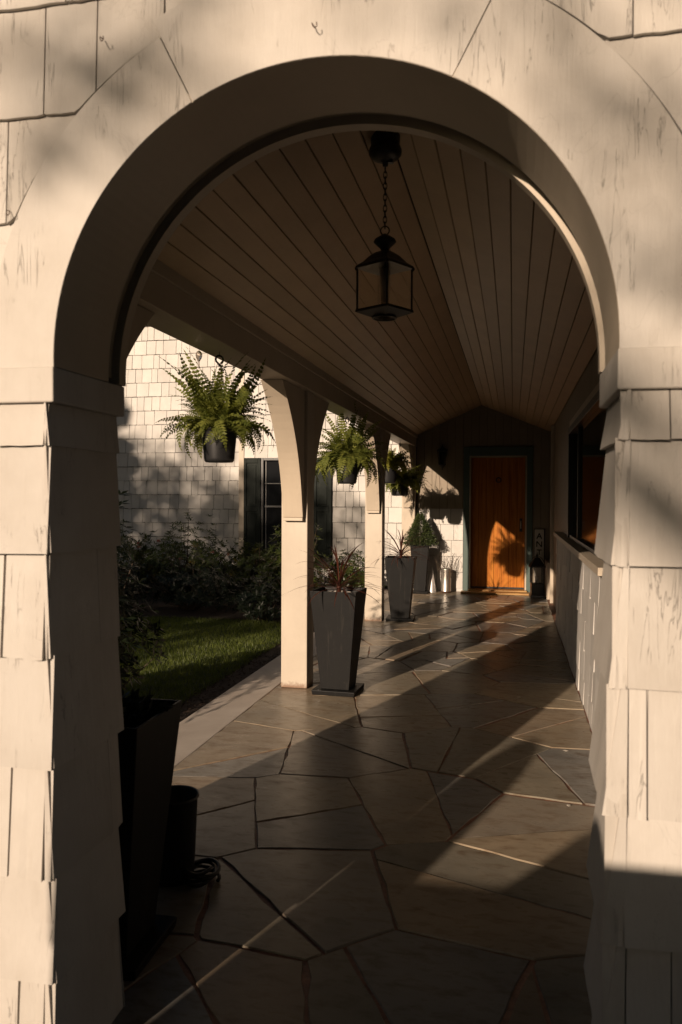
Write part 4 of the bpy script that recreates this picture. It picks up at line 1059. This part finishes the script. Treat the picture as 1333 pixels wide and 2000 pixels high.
# ------------------------------------------------------------------ unseen wall behind the camera, added and shaped to throw the low shadows
gw = empty('shadow_wall', (0, -1.3, 0), 0, 'added unseen wall with egg and ball shapes behind the viewer, shaped for its shadow', 'wall')
out = [(-1.98, -.1), (3.5, -.1), (3.5, 1.43), (-.93, 1.43), (-1.02, 1.39), (-1.12, 1.31), (-1.24, 1.23), (-1.32, 1.14), (-1.37, 1.10), (-1.98, 1.10)]
o = MB().prism(out, 'y', -1.34, -1.12).build('wall_body', M_STUCCO, gw); o.matrix_local = Matrix.Translation((0, 1.3, 0))
MB().lathe([(.001, 1.10), (.10, 1.10), (.15, 1.14), (.150, 1.22), (.148, 1.33), (.138, 1.43), (.11, 1.53), (.07, 1.60), (.001, 1.64)], -1.870, .07, 24).build('egg_shadow_shape', M_STUCCO, gw, smooth=True)
MB().lathe([(.001, 1.36), (.03, 1.43), (.03, 1.47), (.07, 1.51), (.085, 1.57), (.07, 1.63), (.001, 1.66)], -.49, .07, 20).build('ball_shadow_shape', M_STUCCO, gw, smooth=True)
MB().lathe([(.001, 1.36), (.05, 1.43), (.05, 1.47), (.02, 1.51), (.001, 1.52)], -.86, .07, 20).build('small_shadow_shape', M_STUCCO, gw, smooth=True)

# ------------------------------------------------------------------ trees behind the camera
def tree(loc, label, h, clumps, leaf, seed, dens=420):
    r = random.Random(seed); f = empty('unseen_tree', loc, 0, label, 'tree', 'trees in the garden behind the viewer')
    mb = MB(); mb.tube([(0, 0, -.1), (.1, 0, h*.3), (.05, .1, h*.6), (0, 0, h)], [.2, .16, .11, .04], 10)
    for (x, y, z, rx, rz_) in clumps:
        mb.tube([(0.03, 0, min(h*.9, max(.8, z*.55))), (x*.5, y*.5, z*.85), (x, y, z)], [.07, .045, .015], 6)
    mb.build('trunk', M_BARK, f, smooth=True)
    cr_ = MB(); pts = []
    for (x, y, z, rx, rz_) in clumps:
        for i in range(int(dens*rx*rx*rz_*2.0)+30):
            d = Vector((r.gauss(0, 1), r.gauss(0, 1), r.gauss(0, 1))).normalized()*r.random()**.4
            pts.append((Vector((x+d.x*rx, y+d.y*rx, z+d.z*rz_)), Vector((d.x, d.y, d.z*.4))))
    leafcloud(cr_, pts, leaf, r, 1.7); cr_.build('crown', M_TREE, f, fix=False)['kind'] = 'stuff'
    return f
def sky_block_tree(loc, label, clumps, seed, h=8):  # dense trees added out of view to cut the sky light
    r = random.Random(seed); f = empty('unseen_tree', loc, 0, label, 'tree', 'trees in the garden behind the viewer')
    mb = MB(); mb.tube([(0, 0, -.1), (.1, 0, h*.3), (.05, .1, h*.6), (0, 0, h)], [.26, .2, .14, .05], 10)
    for (x, y, z, rx, ry, rz_) in clumps: mb.tube([(.03, 0, h*.45), (x*.5, y*.5, z*.8), (x, y, z)], [.12, .08, .03], 6)
    mb.build('trunk', M_BARK, f, smooth=True); cr_ = MB(); pts = []
    for (x, y, z, rx, ry, rz_) in clumps:
        for i in range(int(110*(rx*ry+rx*rz_+ry*rz_))):
            d = Vector((r.gauss(0, 1), r.gauss(0, 1), r.gauss(0, 1))).normalized()*r.random()**.25
            pts.append((Vector((x+d.x*rx, y+d.y*ry, z+d.z*rz_)), Vector((d.x, d.y, d.z*.4))))
    leafcloud(cr_, pts, .48, r, 1.5); cr_.build('crown', M_TREE, f, fix=False)['kind'] = 'stuff'
sky_block_tree((4.5, -7, 0), 'added unseen tree right behind the viewer with a wide dense crown that blocks the sky', [(0, 0, 8.6, 4, 4, 1.5), (-5, -1, 9.2, 3.5, 4, 1.4), (4, 2, 6, 3, 4, 4), (1, -4, 4, 4, 2, 4), (-2.2, -1.0, 3.6, 2.2, 1.6, 4.0), (-.6, 3.4, 3.4, 1.6, 2.6, 3.6), (-5.5, 5, 8.8, 3.4, 3.4, 1.3), (-7.5, -3.5, 8.6, 2.6, 2.6, 1.2), (-3.8, -4.6, 3.2, 2.2, 1.5, 3.6)], 311, 9)
sky_block_tree((-13, 1, 0), 'added unseen tree far left of the lawn, its dense crown blocking the sky', [(0, 0, 4.5, 2, 5, 4.5), (-1, 7, 4, 2.5, 4.5, 4.4), (2.5, 3, 11.5, 3.5, 5, 1.5), (1, -3, 11.5, 4, 3, 1.4)], 312, 9)
sky_block_tree((-22, -14, 0), 'added unseen tree far behind on the left, its dense crown blocking the sky', [(0, 0, 6, 4, 4, 6), (5, -6, 4.6, 5, 3, 4.6), (-2, 9, 6, 4, 5, 6)], 313, 10)
sky_block_tree((0, -26, 0), 'added unseen tree far straight behind the viewer, blocking the low sky', [(0, 0, 3.0, 6, 2, 3.2), (7, 2, 5, 5, 3, 5), (-8, -1, 3.0, 5, 2, 3.2)], 314, 6)
hg = empty('sky_block_hedge', (-4.5, -9, 0), 0, 'added unseen long hedge far behind the viewer, blocking the low sky', 'hedge')  # added out of view to dim the low sky light on the facade
r = random.Random(55); mb = MB(); pts = []
for i in range(7000):
    pts.append((Vector((r.uniform(-9, 7.5), r.uniform(-.5, .5), r.uniform(.0, 2.35))), Vector((r.uniform(-1, 1), 1, r.uniform(-.5, .5)))))
leafcloud(mb, pts, .30, r, 1.6); mb.build('foliage', M_TREE, hg, fix=False)['kind'] = 'stuff'
# crown that dapples the wing: around world (-11.3,-10,5.6)
tree((-11.4, -10, 0), 'broad leafy garden tree on the left behind the viewer, shading the house wing', 7.2,
     [(2.2, 0, 5.35, .75, .42), (.8, .2, 5.7, 1.0, .85), (1.2, 0, 6.95, .75, .6), (-.2, 0, 7.0, 1.0, .8), (-1.4, 0, 7.2, 1.0, .95), (-2.4, .1, 7.4, .9, 1.2),
      (-1.2, 0, 8.4, .5, .3), (1.5, 0, 4.2, 1.1, 1.0), (2.42, 0, 4.0, .50, .85), (2.85, 0, 5.03, .42, .28), (2.2, .1, 2.7, .6, .8), (-.1, .2, 4.8, 1.4, 1.2), (-1.9, 0, 5.4, 1.4, 1.3), (.9, 0, 2.6, 1.6, 1.2), (-1.4, 0, 3.0, 1.6, 1.5)], .17, 301, 620)
tree((-3.6, -15, 0), 'slender garden tree with sparse high twigs behind the viewer', 7.4,
     [(-1.55, 0, 6.5, .34, .30), (-1.86, .2, 6.97, .30, .15), (-2.74, 0, 6.95, .26, .17), (-2.95, .1, 6.75, .2, .2), (-3.5, 0, 7.2, .3, .2)], .13, 302, 900)
